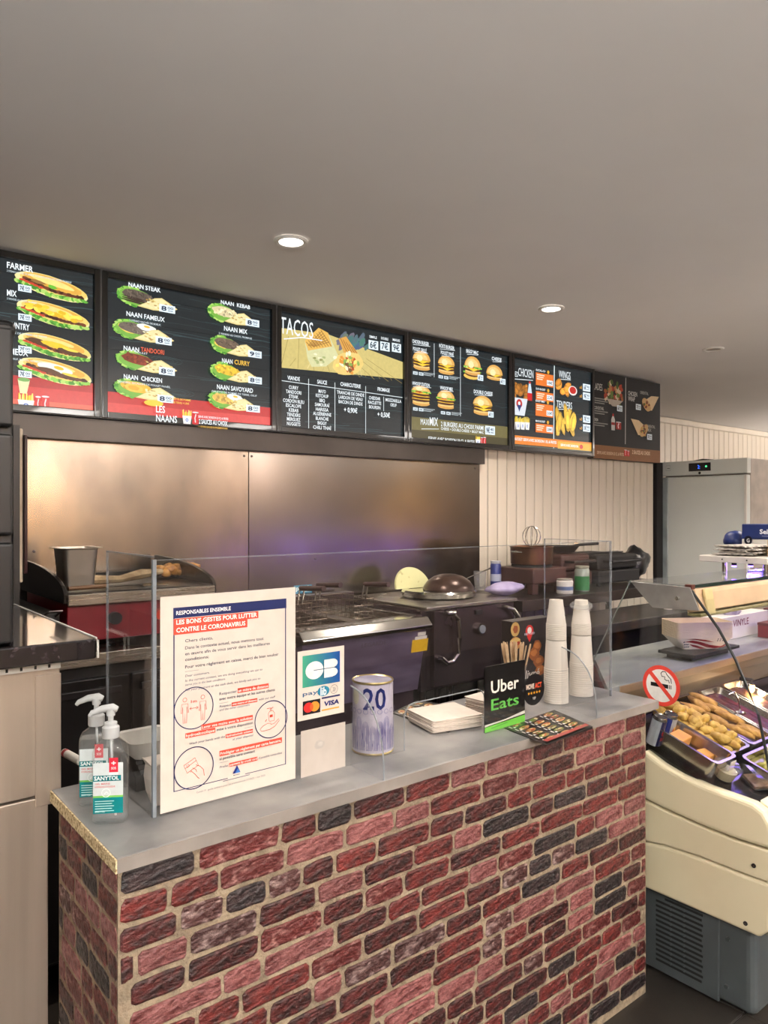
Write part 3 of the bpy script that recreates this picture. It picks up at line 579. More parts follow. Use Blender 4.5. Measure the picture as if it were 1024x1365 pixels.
for xx, yy in ((745, 505), (742, 545)): a, b = P.pp(xx, yy); P.stroke([(a, b-.002), (a+.13, b+.006)], .004, WH)
a, b = P.pp(750, 518); pieces(P, a, b, .17, .11, 7, (232, 150, 56), .24, .24); a, b = P.pp(763, 521); P.blob(a, b, .05, .034, (236, 226, 220)); P.blob(a, b+.003, .038, .026, (190, 40, 34))
a, b = P.pp(753, 561); pieces(P, a, b, .24, .13, 10, (238, 186, 70), .32, .3, True)
for yy, pr in [(521, '6€'), (532.5, '9€'), (563, '7€'), (575, '10€')]: a, b = P.pp(776.5, yy); tagp(P, a, b, pr, .085, .052, '90'); P.text('x5' if yy < 560 else 'x3', a-.04, b+.012, .02, (236, 170, 60), width=.028)
zz = P.pp(735, 597)[1]; P.rect(a0, zz+.005, a1, zz+.062, (226, 130, 48)); P.rect((a0+a1)/2+.035, zz-.0, a1, zz+.05, (230, 170, 60)); P.text('BUCKET SERVI AVEC BOISSON 1.5L & FRITES', a0+.005, zz+.03, .018, WH, width=.44, bold=.02); P.text('SERVIS AVEC BOISSON', a0+.49, zz+.018, .016, WH, width=.2, bold=.02); P.blob(a1-.12, zz+.025, .02, .016, (200, 50, 50))
P.rect(a0, z0, a1, zz, (88, 92, 84)); P.build('backlit_print', PEMIT, t)
# --- board 6: unlit flat panel
xe6 = at(880, 600, Y=YS).x; z06, z16 = 2.045, 2.685
t = thing('menu_board', 'unlit black and tan salad and wrap menu panel, rightmost in the row', 'menu board', ((X[4]+xe6)/2, YS, z06), group='row of menu boards')
MB().box(X[4]+.005, YS+.0, z06, xe6, YS+.05, z16).build('panel', mat('panel core', (60, 44, 34), .6), t, bevel=.002)
P = PR('Y', YS-.001, step=4e-5); grain(P, X[4]+.005, xe6, z06+.10, z16, (24, 25, 28), 8, 21, (40, 42, 46)); P.rect(X[4]+.005, z06, xe6, z06+.10, (132, 92, 60))
p, q = P.pp(834.3, 502), P.pp(833.6, 592); P.stroke([p, q], .008, (190, 190, 188))
P.pt('SALADES', 786.5, 519, 803, 9, (205, 205, 202), bold=.0) if False else P.pt('LADES', 791.5, 519, 803, 9, (205, 205, 202), bold=.0)
for k, yy in enumerate((531, 534, 537, 548, 551, 564, 567)): a, b = P.pp(792, yy); P.rect(a, b, a+.13+.04*(k % 2), b+.008, (130, 130, 128))
P.pt('COCKTAIL', 792, 545, 805, 4, (200, 200, 196)); P.pt('THON', 792, 561, 797, 4, (200, 200, 196))
a, b = P.pp(818, 524)
for k in range(46): r_ = random.random()**.5; th = random.random()*6.28; P.blob(a+.125*r_*math.cos(th), b+.085*r_*math.sin(th), .022, .016, random.choice([(96, 120, 52), (150, 90, 50), (176, 120, 74), (70, 90, 40), (160, 60, 40), (196, 180, 150)]), 8, .3, th)
P.poly([(a-.1, b-.05), (a+.12, b-.05), (a+.04, b-.10), (a-.02, b-.10)], (170, 160, 150))
a, b = P.pp(817, 563); P.poly([(a-.022, b-.06), (a+.022, b-.06), (a+.024, b+.02), (a+.008, b+.05), (a-.008, b+.05), (a-.024, b+.02)], (190, 190, 190)); P.blob(a, b+.055, .01, .012, (180, 40, 40)); P.rect(a-.022, b-.02, a+.022, b+.0, (150, 40, 44)); can(P, a+.035, b-.05, .07, .06, (150, 44, 40))
P.pt('CHICKEN', 837, 527, 849, 6, (205, 205, 202), bold=.01); P.pt('WRAP', 837, 534, 846, 6, (205, 205, 202), bold=.01); P.pt('ORIENTAL', 853, 525, 864, 4, (170, 170, 166)); P.pt('ORIENTAL', 862, 570, 873, 4, (170, 170, 166)); P.pt('MIX', 862, 575, 868, 4, (170, 170, 166))
for cx_, cy_, fl_ in [(866, 537, 1), (853, 570, -1)]:
    a, b = P.pp(cx_, cy_); P.poly([(a+fl_*.13, b+.06), (a+fl_*.02, b+.055), (a-fl_*.10, b+.0), (a-fl_*.06, b-.06), (a+fl_*.03, b-.06)], (214, 190, 150)); P.blob(a-fl_*.05, b-.02, .07, .04, (196, 160, 110), 14, .05, -.6*fl_)
    for k in range(16): P.blob(a-fl_*.05+random.gauss(0, .025), b-.02+random.gauss(0, .014), .014, .01, random.choice([(120, 60, 40), (90, 100, 50), (196, 150, 80)]), 7, .3)
for xx, yy in [(822, 548), (847, 546), (862, 586)]: a, b = P.pp(xx, yy); tagp(P, a, b, '6€' if xx == 822 else '7€', .07, .045)
P.pt('SERVIS AVEC BOISSON 33 CL & FRITES', 795, 605, 831, 4, (232, 200, 170), bold=.01); P.pt('2 SAUCES AU CHOIX', 842, 605, 866, 5, (232, 200, 170), bold=.02); a, b = P.pp(831.5, 608); can(P, a, b, .035, .05); can(P, a+.04, b, .03, .045)
P.build('printed_face', PPAPER, t)
# ================================================================ THINGS ON THE COUNTER
GEL = glassy('clear bottle wall', (.95, .97, .975), 1.45, .02, film=.05)
GELL = glassy('clear gel', (.92, .95, .955), 1.33, .05, film=.08)
PUMP = mat('translucent white pump', (222, 226, 228), .35, trans=.2)
def onplane_map(c, ang, y):       # flat print on a label facing the camera side: rotated by ang about z
    ca, sa = math.cos(ang), math.sin(ang)
    return lambda a, b, k: (c[0]+a*ca+(y+k)*sa, c[1]+a*sa-(y+k)*ca, c[2]+b)
def pump_bottle(loc, ang, label, level):
    t = thing('pump_bottle', label, 'bottle', loc, group='hand sanitiser pump bottles')
    B = lambda m: [tuple((loc[0]+x*math.cos(ang)-y*math.sin(ang), loc[1]+x*math.sin(ang)+y*math.cos(ang), loc[2]+z) for x, y, z in r) for r in m]
    rings = [(.058, .036, .008, .001), (.070, .045, .012, .006), (.070, .045, .012, .135), (.068, .043, .012, .150), (.058, .036, .014, .163), (.034, .028, .0135, .171), (.030, .026, .0125, .176)]
    MB().loft(B([rrect(a, b, r, 4, z=z) for a, b, r, z in rings])).build('body', GEL, t, smooth=True)
    MB().loft(B([rrect(a-.005, b-.005, r-.002, 4, z=z) for a, b, r, z in [(.056, .036, .008, .003), (.070, .045, .012, .008), (.070, .045, .012, level)]])).build('gel', GELL, t, smooth=True)
    MB().lathe([(.0165, 0), (.0175, .002), (.0175, .022), (.013, .026), (.013, .032), (.0055, .034), (.0055, .052)], (loc[0], loc[1], loc[2]+.176), 20).build('pump_collar', PUMP, t, smooth=True)
    p = lambda x, y, z: (loc[0]+x*math.cos(ang)-y*math.sin(ang), loc[1]+x*math.sin(ang)+y*math.cos(ang), loc[2]+z)
    m = MB(); m.tube([p(.014, 0, .234), p(.004, 0, .238), p(-.018, 0, .236), p(-.038, 0, .228), p(-.043, 0, .222)], [.006, .009, .0075, .0055, .004], 10)
    m.tube([p(0, 0, .222), p(0, 0, .236)], [.009, .010], 12); m.build('pump_nozzle', PUMP, t, smooth=True)
    MB().tube([p(0, .0, .18), p(.003, 0, .1), p(.010, 0, .012)], .0025, 8).build('dip_tube', PUMP, t, smooth=True)
    P = PR('Y', 0, 8e-5); P.map = onplane_map(loc, ang, .0229)
    P.rect(-.030, .030, .030, .130, (214, 224, 226)); P.rect(-.030, .025, .030, .058, (0, 118, 122)); P.rect(-.030, .058, .030, .062, (120, 190, 90))
    P.rect(-.002+.004, .110, .020, .140, (205, 40, 60)); P.text('+', .0065, .124, .010, (255, 255, 255), width=.009, bold=.03); P.text('SOS', .006, .116, .005, (255, 255, 255), width=.010)
    P.rect(.002, .104, .020, .110, (245, 245, 245)); P.rect(-.030, .092, .026, .104, (0, 112, 120)); P.text('SANYTOL', -.028, .0945, .0078, (240, 250, 250), width=.05, bold=.03)
    P.text('GEL MAINS', -.026, .085, .0035, (210, 90, 90), width=.03); P.text('HYDROALCOOLIQUE', -.026, .079, .0035, (210, 90, 90), width=.04)
    P.ring(-.004, .068, .0085, .0016, (235, 245, 245), 20); P.stroke([(-.008, .065), (-.003, .070), (.001, .066)], .002, (235, 245, 245))
    for k in range(5): P.rect(-.026, .050-.005*k, .012-.004*(k % 2), .0516-.005*k, (190, 228, 228))
    P.text('SANYTOL', -.026, .028, .003, (220, 240, 240), width=.02)
    P.build('printed_label', PGLOSS, t)
    return t
b1 = at(149, 1097, z=ZC); b2 = at(131, 1074, z=ZC)
pump_bottle((b2.x, b2.y+.012, ZC), -.55, 'full pump bottle of clear hand gel standing behind its twin', .150)
pump_bottle((b1.x+.002, b1.y+.012, ZC), -.55, 'front pump bottle of clear hand gel, half empty, nearest the counter corner', .062)
# white marker lying behind
a, b = at(86, 1003, z=ZC+.011), at(110, 1016, z=ZC+.011)
t = thing('marker_pen', 'white marker pen lying behind the gel bottles', 'pen', (a.x, a.y, ZC))
a.z = b.z = ZC+.0107
d = (b-a).normalized(); MB().tube([a, a+d*.10], .0105, 14).build('barrel', WHITE, t, smooth=True); MB().tube([a+d*.004, a+d*.018], .0108, 14).build('red_print', mat('red mark', (160, 40, 50), .5), t, smooth=True)

# poster stuck on the front of the screen
YPO = YP-.0035
def sheet(name, label, cat, px0, py1, px1, py0, y, th=.0012, matl=None):
    p0 = at(px0, py1, Y=y); p1 = at(px1, py0, Y=y); x0, x1 = p0.x, p1.x; z0 = p0.z; z1 = at(px0, py0, Y=y).z
    t = thing(name, label, cat, ((x0+x1)/2, y, z0)); MB().box(x0, y-th, z0, x1, y, z1).build('card', matl or PAPER, t); return t, x0, x1, z0, z1
t, x0, x1, z0, z1 = sheet('poster', 'white health notice with navy frame and red banners stuck to the screen', 'poster', 213.5, 1085, 393.5, 796, YPO)
W_, H_ = x1-x0, z1-z0; P = PR('Y', YPO-.0012, 3e-5); NV = (28, 36, 84); RD = (206, 76, 58); TX = (52, 54, 76); IT = (116, 116, 128)
S = lambda u, v: (x0+u*W_, z0+v*H_)
def rct(u0, v0, u1, v1, c): P.rect(*S(u0, v0), *S(u1, v1), c)
def tx(s_, u, v, h, u1, c=TX, **k): a, b = S(u, v); P.text(s_, a, b, h*H_, c, width=(u1-u)*W_, **k)
rct(.085, .895, .925, .945, NV); P.stroke([S(.09, .92), S(.09, .088), S(.918, .088), S(.918, .94)], .0028, NV)
tx('RESPONSABLES ENSEMBLE', .105, .911, .018, .49, (250, 250, 250), bold=.02)
rct(.088, .858, .70, .893, RD); rct(.088, .818, .615, .860, RD)
tx('LES BONS GESTES POUR LUTTER', .105, .866, .021, .69, (250, 246, 240), bold=.03); tx('CONTRE LE CORONAVIRUS', .105, .829, .021, .60, (250, 246, 240), bold=.03)
for s_, v, u1 in [('Chers clients,', .778, .36), ('Dans le contexte actuel, nous mettons tout', .745, .74), ('en œuvre afin de vous servir dans les meilleures', .717, .79), ('conditions;', .690, .33), ('Pour votre règlement en caisse, merci de bien vouloir', .655, .86)]: tx(s_, .165, v, .0145, u1)
P.stroke([S(.165, .64), S(.26, .64)], .0006, IT)
for s_, v, u1 in [('Dear customers,', .615, .335), ('In the current context, we are doing everything we can to', .592, .73), ('serve you in the best conditions.', .573, .45), ('For your payment at the cash desk, we kindly ask you to', .548, .715)]: tx(s_, .165, v, .0105, u1, IT, slant=.2)
def circ(u, v, r): a, b = S(u, v); P.ring(a, b, r, .0022, NV, 48); return a, b
R_ = .135*W_
a, b = circ(.225, .462, R_)
for sg_ in (-1, 1):
    q = a+sg_*.021; P.ring(q, b+.021, .0045, .0009, RD, 16)
    P.stroke([(q-.007, b+.012), (q+.007, b+.012), (q+.009, b-.008), (q+.0065, b-.008), (q+.005, b+.006), (q+.004, b-.030), (q+.001, b-.030), (q, b-.008), (q-.001, b-.030), (q-.004, b-.030), (q-.005, b+.006), (q-.0065, b-.008), (q-.009, b-.008)], .0009, RD, True)
P.text('1m', a-.007, b+.012, .006, RD, width=.014, bold=.02); P.stroke([(a-.009, b), (a+.009, b)], .001, RD)
for sg_ in (-1, 1): P.stroke([(a+sg_*.006, b+.003), (a+sg_*.010, b), (a+sg_*.006, b-.003)], .001, RD)
def line(u, v, u1, s_, c=TX, hl=None, h=.0135, sl=0):
    if hl: rct(hl[0], v-.005, hl[1], v+h+.005, RD)
    tx(s_, u, v, h, u1, c, slant=sl)
tx('Respecter', .405, .502, .0135, .535, IT); rct(.54, .497, .78, .521, RD); tx('un mètre de distance', .545, .502, .0135, .775, (250, 240, 232))
tx('avec notre équipe et les autres clients', .405, .477, .0135, .83, TX); P.stroke([S(.405, .462), S(.47, .462)], .0006, IT)
tx('Respect', .405, .442, .0105, .49, IT, slant=.2); rct(.495, .437, .69, .456, RD); tx('one metre of distance', .50, .442, .0105, .685, (250, 240, 232), slant=.2); tx('with our staff', .70, .442, .0105, .83, IT, slant=.2); tx('and the other customers', .405, .425, .0105, .63, IT, slant=.2)
a, b = circ(.80, .335, R_*.95)
P.stroke([(a-.006, b-.002), (a-.008, b+.014), (a-.004, b+.020), (a+.004, b+.020), (a+.009, b+.014), (a+.008, b-.004), (a-.004, b-.004)], .001, RD, True); P.stroke([(a-.001, b+.020), (a-.001, b+.027), (a-.012, b+.027)], .0012, RD); P.stroke([(a-.004, b+.024), (a+.005, b+.028)], .0012, RD); P.rect(a-.004, b+.005, a+.004, b+.011, RD)
P.stroke([(a-.030, b-.018), (a-.022, b-.012), (a-.010, b-.008), (a+.0, b-.009), (a-.002, b-.012), (a+.008, b-.011), (a+.020, b-.002), (a+.022, b-.006), (a+.010, b-.018), (a-.004, b-.023), (a-.026, b-.024)], .001, RD, True); P.stroke([(a-.016, b-.003), (a-.012, b+.002)], .0015, RD)
rct(.275, .352, .655, .376, RD); tx('Laver vos mains avec la solution', .28, .357, .0135, .65, (250, 240, 232)); rct(.165, .326, .375, .350, RD); tx('hydroalcoolique', .17, .331, .0135, .37, (250, 240, 232)); tx('mise à votre disposition', .385, .331, .0135, .655, TX); P.stroke([S(.59, .318), S(.655, .318)], .0006, IT)
tx('Wash your hands with the', .19, .292, .0105, .445, IT, slant=.2); rct(.45, .287, .655, .306, RD); tx('hydroalcoholic solution', .455, .292, .0105, .65, (250, 240, 232), slant=.2); tx('at your disposal', .50, .270, .0105, .655, IT, slant=.2)
a, b = circ(.225, .178, R_)
cr = [(-.024, .010), (.002, .022), (.010, .004), (-.016, -.008)]; P.stroke([(a+x, b+y) for x, y in cr], .0011, RD, True); P.stroke([(a-.021, b+.003), (a+.005, b+.0155)], .0009, RD); P.stroke([(a-.016, b+.004), (a-.011, b+.0065), (a-.013, b+.011), (a-.018, b+.0085)], .0009, RD, True)
P.stroke([(a-.006, b-.006), (a+.002, b-.014), (a+.008, b-.022), (a+.012, b-.026)], .0011, RD); P.stroke([(a+.004, b+.006), (a+.014, b+.001), (a+.022, b-.008), (a+.024, b-.022)], .0011, RD); P.stroke([(a-.004, b+.001), (a+.004, b-.004), (a+.006, b-.010)], .001, RD); P.stroke([(a-.006, b-.002), (a-.008, b-.008)], .001, RD)
rct(.405, .205, .885, .232, RD); tx('Privilégier un règlement par carte bancaire,', .41, .211, .0135, .88, (250, 240, 232)); tx('si possible sans contact', .405, .187, .0135, .67, TX); P.stroke([S(.405, .174), S(.47, .174)], .0006, IT)
tx('Prefer', .405, .148, .0105, .47, IT, slant=.2); rct(.475, .143, .69, .162, RD); tx('payment by credit card', .48, .148, .0105, .685, (250, 240, 232), slant=.2); tx('if possible contactless', .70, .148, .0105, .885, IT, slant=.2)
a, b = S(.53, .105); P.rect(a-.022, b-.02, a+.022, b, (216, 205, 194)); P.poly([(a-.010, b), (a+.010, b), (a+.001, b+.018)], (28, 40, 110)); P.poly([(a-.004, b), (a+.010, b), (a+.003, b+.010)], (60, 110, 180)); P.text('MAIRIE', a-.008, b-.005, .0028, NV, width=.016); rct(.43, .079, .63, .083, IT)
tx('Covid-19 : guide sanitaire pour les professionnels (CHRD) – mai 2020', .24, .055, .0085, .75, (150, 148, 150)); P.build('printed_face', PPAPER, t)
# card-payment sticker
t, x0, x1, z0, z1 = sheet('payment_sticker', 'card payment sticker with green-blue CB logo and Visa mark', 'sticker', 396.5, 962, 458.5, 869, YPO)
W_, H_ = x1-x0, z1-z0; P = PR('Y', YPO-.0012, 3e-5)
n = 24
for k in range(n):
    f = k/(n-1); P.rect(x0+W_*(.10+.8*k/n), z0+.47*H_, x0+W_*(.10+.8*(k+1)/n)+.0002, z0+.93*H_, (int(60-40*f), int(150-80*f), int(120+20*f)))
a, b = S(.35, .70); P.blob(a, b, .19*W_, .13*H_, (240, 240, 236), 28); a, b = S(.55, .70); P.rect(a, b-.0008-.13*H_, a+.19*W_, b+.13*H_, (240, 240, 236)); P.blob(a+.19*W_, b+.066*H_, .11*W_, .064*H_, (240, 240, 236), 20); P.blob(a+.19*W_, b-.066*H_, .11*W_, .064*H_, (240, 240, 236), 20)
rct(.33, .695, .93*.92, .705, (20, 70, 110)); rct(.535, .56, .555, .84, (24, 90, 110))
tx('pay', .10, .355, .055, .42, (40, 90, 130), bold=.01); a, b = S(.54, .375); P.blob(a, b, .13*W_, .075*H_, (40, 120, 150), 24); P.text('lib', a-.009, b-.010, .020, (235, 240, 240), width=.018, bold=.02)
a, b = S(.77, .375); P.ring(a, b, .011, .0009, (90, 90, 90), 24); [P.stroke([(a-.004+.003*k, b+.006-.001*k), (a-.001+.003*k, b), (a-.005+.003*k, b-.006)], .0009, (90, 90, 90)) for k in range(3)]
rct(.10, .075, .47, .275, (20, 20, 24)); a, b = S(.22, .175); P.blob(a, b, .10*W_, .072*H_, (205, 40, 40), 24); a, b = S(.35, .175); P.blob(a, b, .10*W_, .072*H_, (232, 140, 50), 24); a, b = S(.285, .175); P.blob(a, b, .035*W_, .052*H_, (225, 90, 40), 16)
rct(.50, .26, .90, .285, (40, 44, 90)); tx('VISA', .54, .15, .065, .88, (30, 36, 100), bold=.04, slant=.15); rct(.50, .085, .88, .105, (225, 160, 50)); P.build('printed_face', PPAPER, t)
t, x0, x1, z0, z1 = sheet('blank_card', 'blank cream card taped to the screen below the payment sticker', 'card', 401, 1041, 460, 975, YP+.0042)
P = PR('Y', YP+.0029, 3e-5); P.blob((x0+x1)/2-.012, (z0+z1)/2+.018, .014, .011, (206, 198, 190), 14, .2); P.blob((x0+x1)/2-.010, (z0+z1)/2+.019, .008, .006, (216, 209, 200), 12, .2); P.build('tape_spot', PPAPER, t)
# euro tin
c = at(497, 1008, Y=YP+.064); rT = .055; hT = .194
t = thing('money_tin', 'round money box tin printed like a banknote with a blue 20', 'tin', (c.x, c.y, ZC))
MB().lathe([(rT-.001, .002), (rT, .004), (rT, hT-.004), (rT-.002, hT-.002)], (c.x, c.y, ZC), 48).build('body', mat('lilac tinplate', (188, 184, 200), .35, .3, ns=14, c2=(150, 146, 182)), t, smooth=True)
MB().lathe([(rT+.001, 0), (rT+.0025, .003), (rT, .006)], (c.x, c.y, ZC), 48).build('base_rim', mat('gold tin', (196, 176, 120), .3, 1.), t, smooth=True)
MB().lathe([(rT, hT-.006), (rT+.0025, hT-.002), (rT+.001, hT+.001), (rT-.004, hT-.003), (.001, hT-.004)], (c.x, c.y, ZC), 48).build('lid', mat('gold tin'), t, smooth=True)
MB().box(c.x-.016, c.y-.002, ZC+hT-.0045, c.x+.016, c.y+.002, ZC+hT-.0028).build('coin_slot', BLKM, t)
P = PR('Y', 0, 3e-5); a0 = math.atan2(-c.y, -c.x)
def tinmap(a, b, k): th = a0+a/rT; r_ = rT+.0004+k; return (c.x+r_*math.cos(th), c.y+r_*math.sin(th), ZC+b)
P.map = tinmap
n = 20
for k in range(n): P.rect(-.085+.17*k/n, .006, -.085+.17*(k+1)/n, .186, (196, 190, 206))
P.k += 50; P.text('20', -.026, .124, .056, (30, 42, 110), width=.062, bold=.015); P.blob(-.05, .155, .012, .022, (206, 202, 180), 16)
for q in range(-4, 5):
    a = q*.019; cc = (96, 92, 150) if q % 2 else (130, 126, 172)
    for k in range(4): r_ = .0085-.002*k; P.stroke([(a-r_, .014)]+[(a-r_, .060+.012*(abs(q) % 3))]+[(a-r_*math.cos(i*PI/6), .060+.012*(abs(q) % 3)+r_*2.2*math.sin(i*PI/6)) for i in range(7)]+[(a+r_, .014)], .0011, cc)
for k in range(60): a = random.uniform(-.07, .07); b = random.uniform(.012, .06); P.stroke([(a, b), (a, b+.016)], .001, random.choice([(84, 78, 140), (120, 116, 168), (210, 206, 220)]))
for k in range(9): a = -.07+.0175*k; P.ring(a, .118, .006, .001, (110, 106, 160), 12)
P.build('banknote_print', PGLOSS, t)
# leaflets
def leaflet(name, label, pts, z, seed, tilt=0):
    ctr = sum(pts, Vector((0, 0, 0)))/4
    t = thing(name, label, 'leaflet', (ctr.x, ctr.y, ZC), group='folded menu leaflets')
    m = MB(); m.loft([[(p.x, p.y, z) for p in pts], [(p.x, p.y, z+.0012+(.006*tilt if i in (2, 3) else 0)) for i, p in enumerate(pts)]]); m.build('paper', mat('leaflet paper', (30, 26, 26), .4), t)
    rg = random.Random(seed); P = PR('Y', 0, 2e-5)
    def mp(a, b, k):
        q = pts[0]*(1-a)*(1-b)+pts[1]*a*(1-b)+pts[2]*a*b+pts[3]*(1-a)*b; return (q.x, q.y, z+.0014+.006*tilt*b+k)
    P.map = mp; P.rect(.01, .01, .99, .99, (30, 27, 27))
    for i in range(6):
        for j in range(3):
            a, b = .10+.16*i, .2+.3*j; c_ = rg.choice([(170, 120, 60), (196, 150, 90), (150, 70, 40), (190, 170, 120), (110, 110, 50)])
            P.blob(a, b, .062, .10, c_, 12, .1, .3)
            for q in range(9): P.blob(a+rg.uniform(-.04, .04), b+rg.uniform(-.06, .06), .018, .03, rg.choice([(210, 190, 140), (120, 60, 36), (90, 130, 50), (180, 60, 40), (230, 210, 170)]), 7, .2)
            P.rect(a-.05, b-.145, a+.04, b-.125, (220, 216, 210)); P.rect(a+.02, b-.11, a+.06, b-.075, (220, 225, 230))
    P.rect(.88, .05, .97, .95, (150, 46, 36)); P.build('printed_face', PGLOSS, t)
pA = [at(x, y, z=ZC+.004) for x, y in [(671, 969), (728, 992), (790, 970), (739, 948)]]; leaflet('menu_leaflet', 'black folded menu leaflet lying in front of the black sign', pA, ZC+.001, 4, 1)
pB = [at(x, y, z=ZC+.002) for x, y in [(521, 950), (598, 976), (645, 945), (556, 934)]]; leaflet('menu_leaflet', 'black menu leaflet lying under the stack of white napkins', pB, ZC+.0008, 8)
# napkins
def napkins(label, cx_, cy_, w_, l_, ang, n, z=ZC, jit=.003):
    t = thing('napkin_stack', label, 'napkins', (cx_, cy_, z), group='stacks of white paper napkins'); rg = random.Random(n)
    base = MB().loft([rrect(w_, l_, .006, 3, z=0), rrect(w_+.001, l_+.001, .006, 3, z=.0026), rrect(w_-.003, l_-.003, .006, 3, z=.0032)]).build('napkin', PAPER, t, smooth=True)
    base.matrix_parent_inverse = Matrix.Identity(4); 
    for k in range(n):
        o = base if k == 0 else base.copy()
        if k: C.objects.link(o)
        o.location = (rg.uniform(-jit, jit), rg.uniform(-jit, jit), .0016+.0033*k); o.rotation_euler = (rg.uniform(-.004, .004), rg.uniform(-.004, .004), ang+rg.uniform(-.035, .035))
    return t
p = at(605, 955, z=ZC); napkins('loose stack of white paper napkins beside the black sign, in the pass-through', 1.565, 1.645, .175, .155, -.22, 11, ZC+.003)
napkins('smaller stack of white napkins standing behind the black sign', 1.80, 1.66, .15, .12, .1, 14)
# folded napkin on top
# Black acrylic delivery sign
x0, x1 = at(645.5, 975, Y=1.505).x, at(699, 966, Y=1.505).x; zt = at(647, 889, Y=1.505).z
t = thing('counter_sign', 'small black acrylic delivery sign with white and green lettering and green foot', 'sign', ((x0+x1)/2, 1.505, ZC))
pr = [(x0, ZC+.001), (x1, ZC+.001), (x1, zt-.004), (x1-.004, zt), (x0+.006, zt), (x0, zt-.006)]
MB().prism(pr, 'y', 1.5025, 1.5055).build('panel', mat('black acrylic', (12, 12, 14), .15, coat=.5), t)
MB().box(x0, 1.4985, ZC+.0005, x1, 1.51, ZC+.004).box(x0, 1.506, ZC+.0005, x1, 1.5085, zt-.01).build('clear_stand', PLEXI, t)
P = PR('Y', 1.5023, 3e-5); W_, H_ = x1-x0, zt-ZC; z0 = ZC
S = lambda u, v: (x0+u*W_, z0+v*H_)
P.poly([S(0, .005), S(1, .005), S(1, .13), S(.6, .11), S(.3, .10), S(0, .08)], (96, 170, 62)); P.poly([S(0, .09), S(.4, .115), S(1, .15), S(1, .20), S(.5, .14), S(0, .12)], (190, 190, 180)); P.stroke([S(.15, .05), S(.55, .08)], .002, (60, 120, 50))
tx('Uber', .15, .58, .19, .84, (232, 226, 216), bold=.015); tx('Eats', .15, .32, .17, .84, (84, 156, 70), bold=.015); P.build('lettering', PGLOSS, t)
# round sticker on the screen
c_ = at(712, 919, Y=YP-.003); t = thing('round_sticker', 'black oval sticker with five stars on the clear screen', 'sticker', tuple(c_)); rr_ = .050
MB().prism([(c_.x+rr_*1.02*math.cos(2*PI*k/36), c_.z+rr_*math.sin(2*PI*k/36)) for k in range(36)], 'y', YP-.0034, YP-.0028).build('disc', BLKM, t)
P = PR('Y', YP-.0036, 4e-5); P.blob(c_.x, c_.z, rr_*.97, rr_*.96, (18, 16, 18), 36); P.text('MOVE', c_.x-.038, c_.z+.004, .015, (214, 200, 186), width=.038, bold=.04); P.text('ACT', c_.x+.003, c_.z+.004, .015, (206, 80, 50), width=.034, bold=.04)
for k in range(5):
    a, b = c_.x-.026+.013*k, c_.z-.010; P.poly([(a+(.0055 if i % 2 == 0 else .0024)*math.sin(i*PI/5), b+(.0055 if i % 2 == 0 else .0024)*math.cos(i*PI/5)) for i in range(10)], (226, 160, 50))
P.text('VIP', c_.x-.008, c_.z-.032, .009, (190, 186, 180), width=.016); P.build('printed_face', PGLOSS, t)
# stirrers in a cup, behind the sign
def cup(name, label, x, y, z, r0, r1, h, matl, cat='cup', th=.0015, group=None):
    t = thing(name, label, cat, (x, y, z), group); MB().lathe([(r0, 0), (r1, h), (r1-th, h), (r0-th, th*2), (.001, th*2)], (x, y, z), 24, c1=False).build('cup_wall', matl, t, smooth=True); return t
sc_ = at(686, 940, Y=1.72); 
cup('stirrer_cup', 'clear tumbler holding wooden stirrers behind the black sign', sc_.x, sc_.y, ZC, .030, .042, .12, glassy('thin plastic cup', (.9, .9, .9), 1.4, film=.08))
STK = mat('stirrer wood', (206, 178, 142), .7, ns=5, c2=(188, 156, 118), stretch=(1, 1, 12), rand=.1)
proto = None
def stick(x, y, z, ax, ay, az, L=.19, lab='', grp=''):
    global proto
    if proto is None:
        m = MB(); m.loft([[(a*wd/2, b*.0009, zz) for a, b in ((-1, -1), (1, -1), (1, 1), (-1, 1))] for wd, zz in ((.005, 0), (.008, .004), (.008, L-.05), (.011, L-.035), (.011, L-.008), (.006, L))])
        proto = m.build('wooden_stirrer', STK); o = proto
    else: o = proto.copy(); C.objects.link(o)
    o.location = (x, y, z); o.rotation_euler = (ax, ay, az); tag(o, lab, 'stirrer', grp); return o
for k in range(20):
    a = 2*PI*k/20*3; r_ = .006+.018*(k/20); tl = .03+.20*(k/20)
    stick(sc_.x+r_*math.cos(a)*.7, sc_.y+r_*math.sin(a)*.7, ZC+.006, -tl*math.sin(a), tl*math.cos(a)*.8, random.uniform(-.6, .9), lab='flat wooden stirrer standing in the clear tumbler behind the black sign', grp='wooden stirrers in the tumbler')
# leaflet box
bx_ = at(676, 905, Y=1.80); bx2 = at(724, 900, Y=1.80); zt = at(680, 826, Y=1.80).z
t = thing('leaflet_box', 'tall black box printed with sandwiches and a red map pin', 'box', ((bx_.x+bx2.x)/2, 1.80, ZC))
MB().box(bx_.x, 1.775, ZC, bx2.x+.02, 1.828, zt-.004).build('carton', mat('black printed card', (32, 25, 25), .4, ns=5), t, bevel=.002)
P = PR('Y', 1.7745, 3e-5); 
def PB(px, py): return P.pp(px, py)
a, b = PB(687, 839); P.blob(a, b, .024, .026, (196, 160, 96), 16); P.blob(a+.002, b, .014, .014, (150, 80, 44), 12, .2)
a, b = PB(687, 858); P.blob(a, b, .030, .024, (196, 140, 80), 16); P.blob(a, b, .026, .010, (150, 50, 36), 12, .2); P.blob(a, b+.012, .024, .008, (210, 180, 110), 12, .2)
a, b = PB(706, 841); P.blob(a, b, .022, .022, (196, 44, 40), 20); P.poly([(a-.021, b-.006), (a+.021, b-.006), (a, b-.042)], (196, 44, 40)); P.blob(a, b+.002, .012, .012, (226, 224, 220), 16); P.text('FAST FOOD', a-.028, b-.014, .008, (206, 210, 224), width=.056, bold=.02)
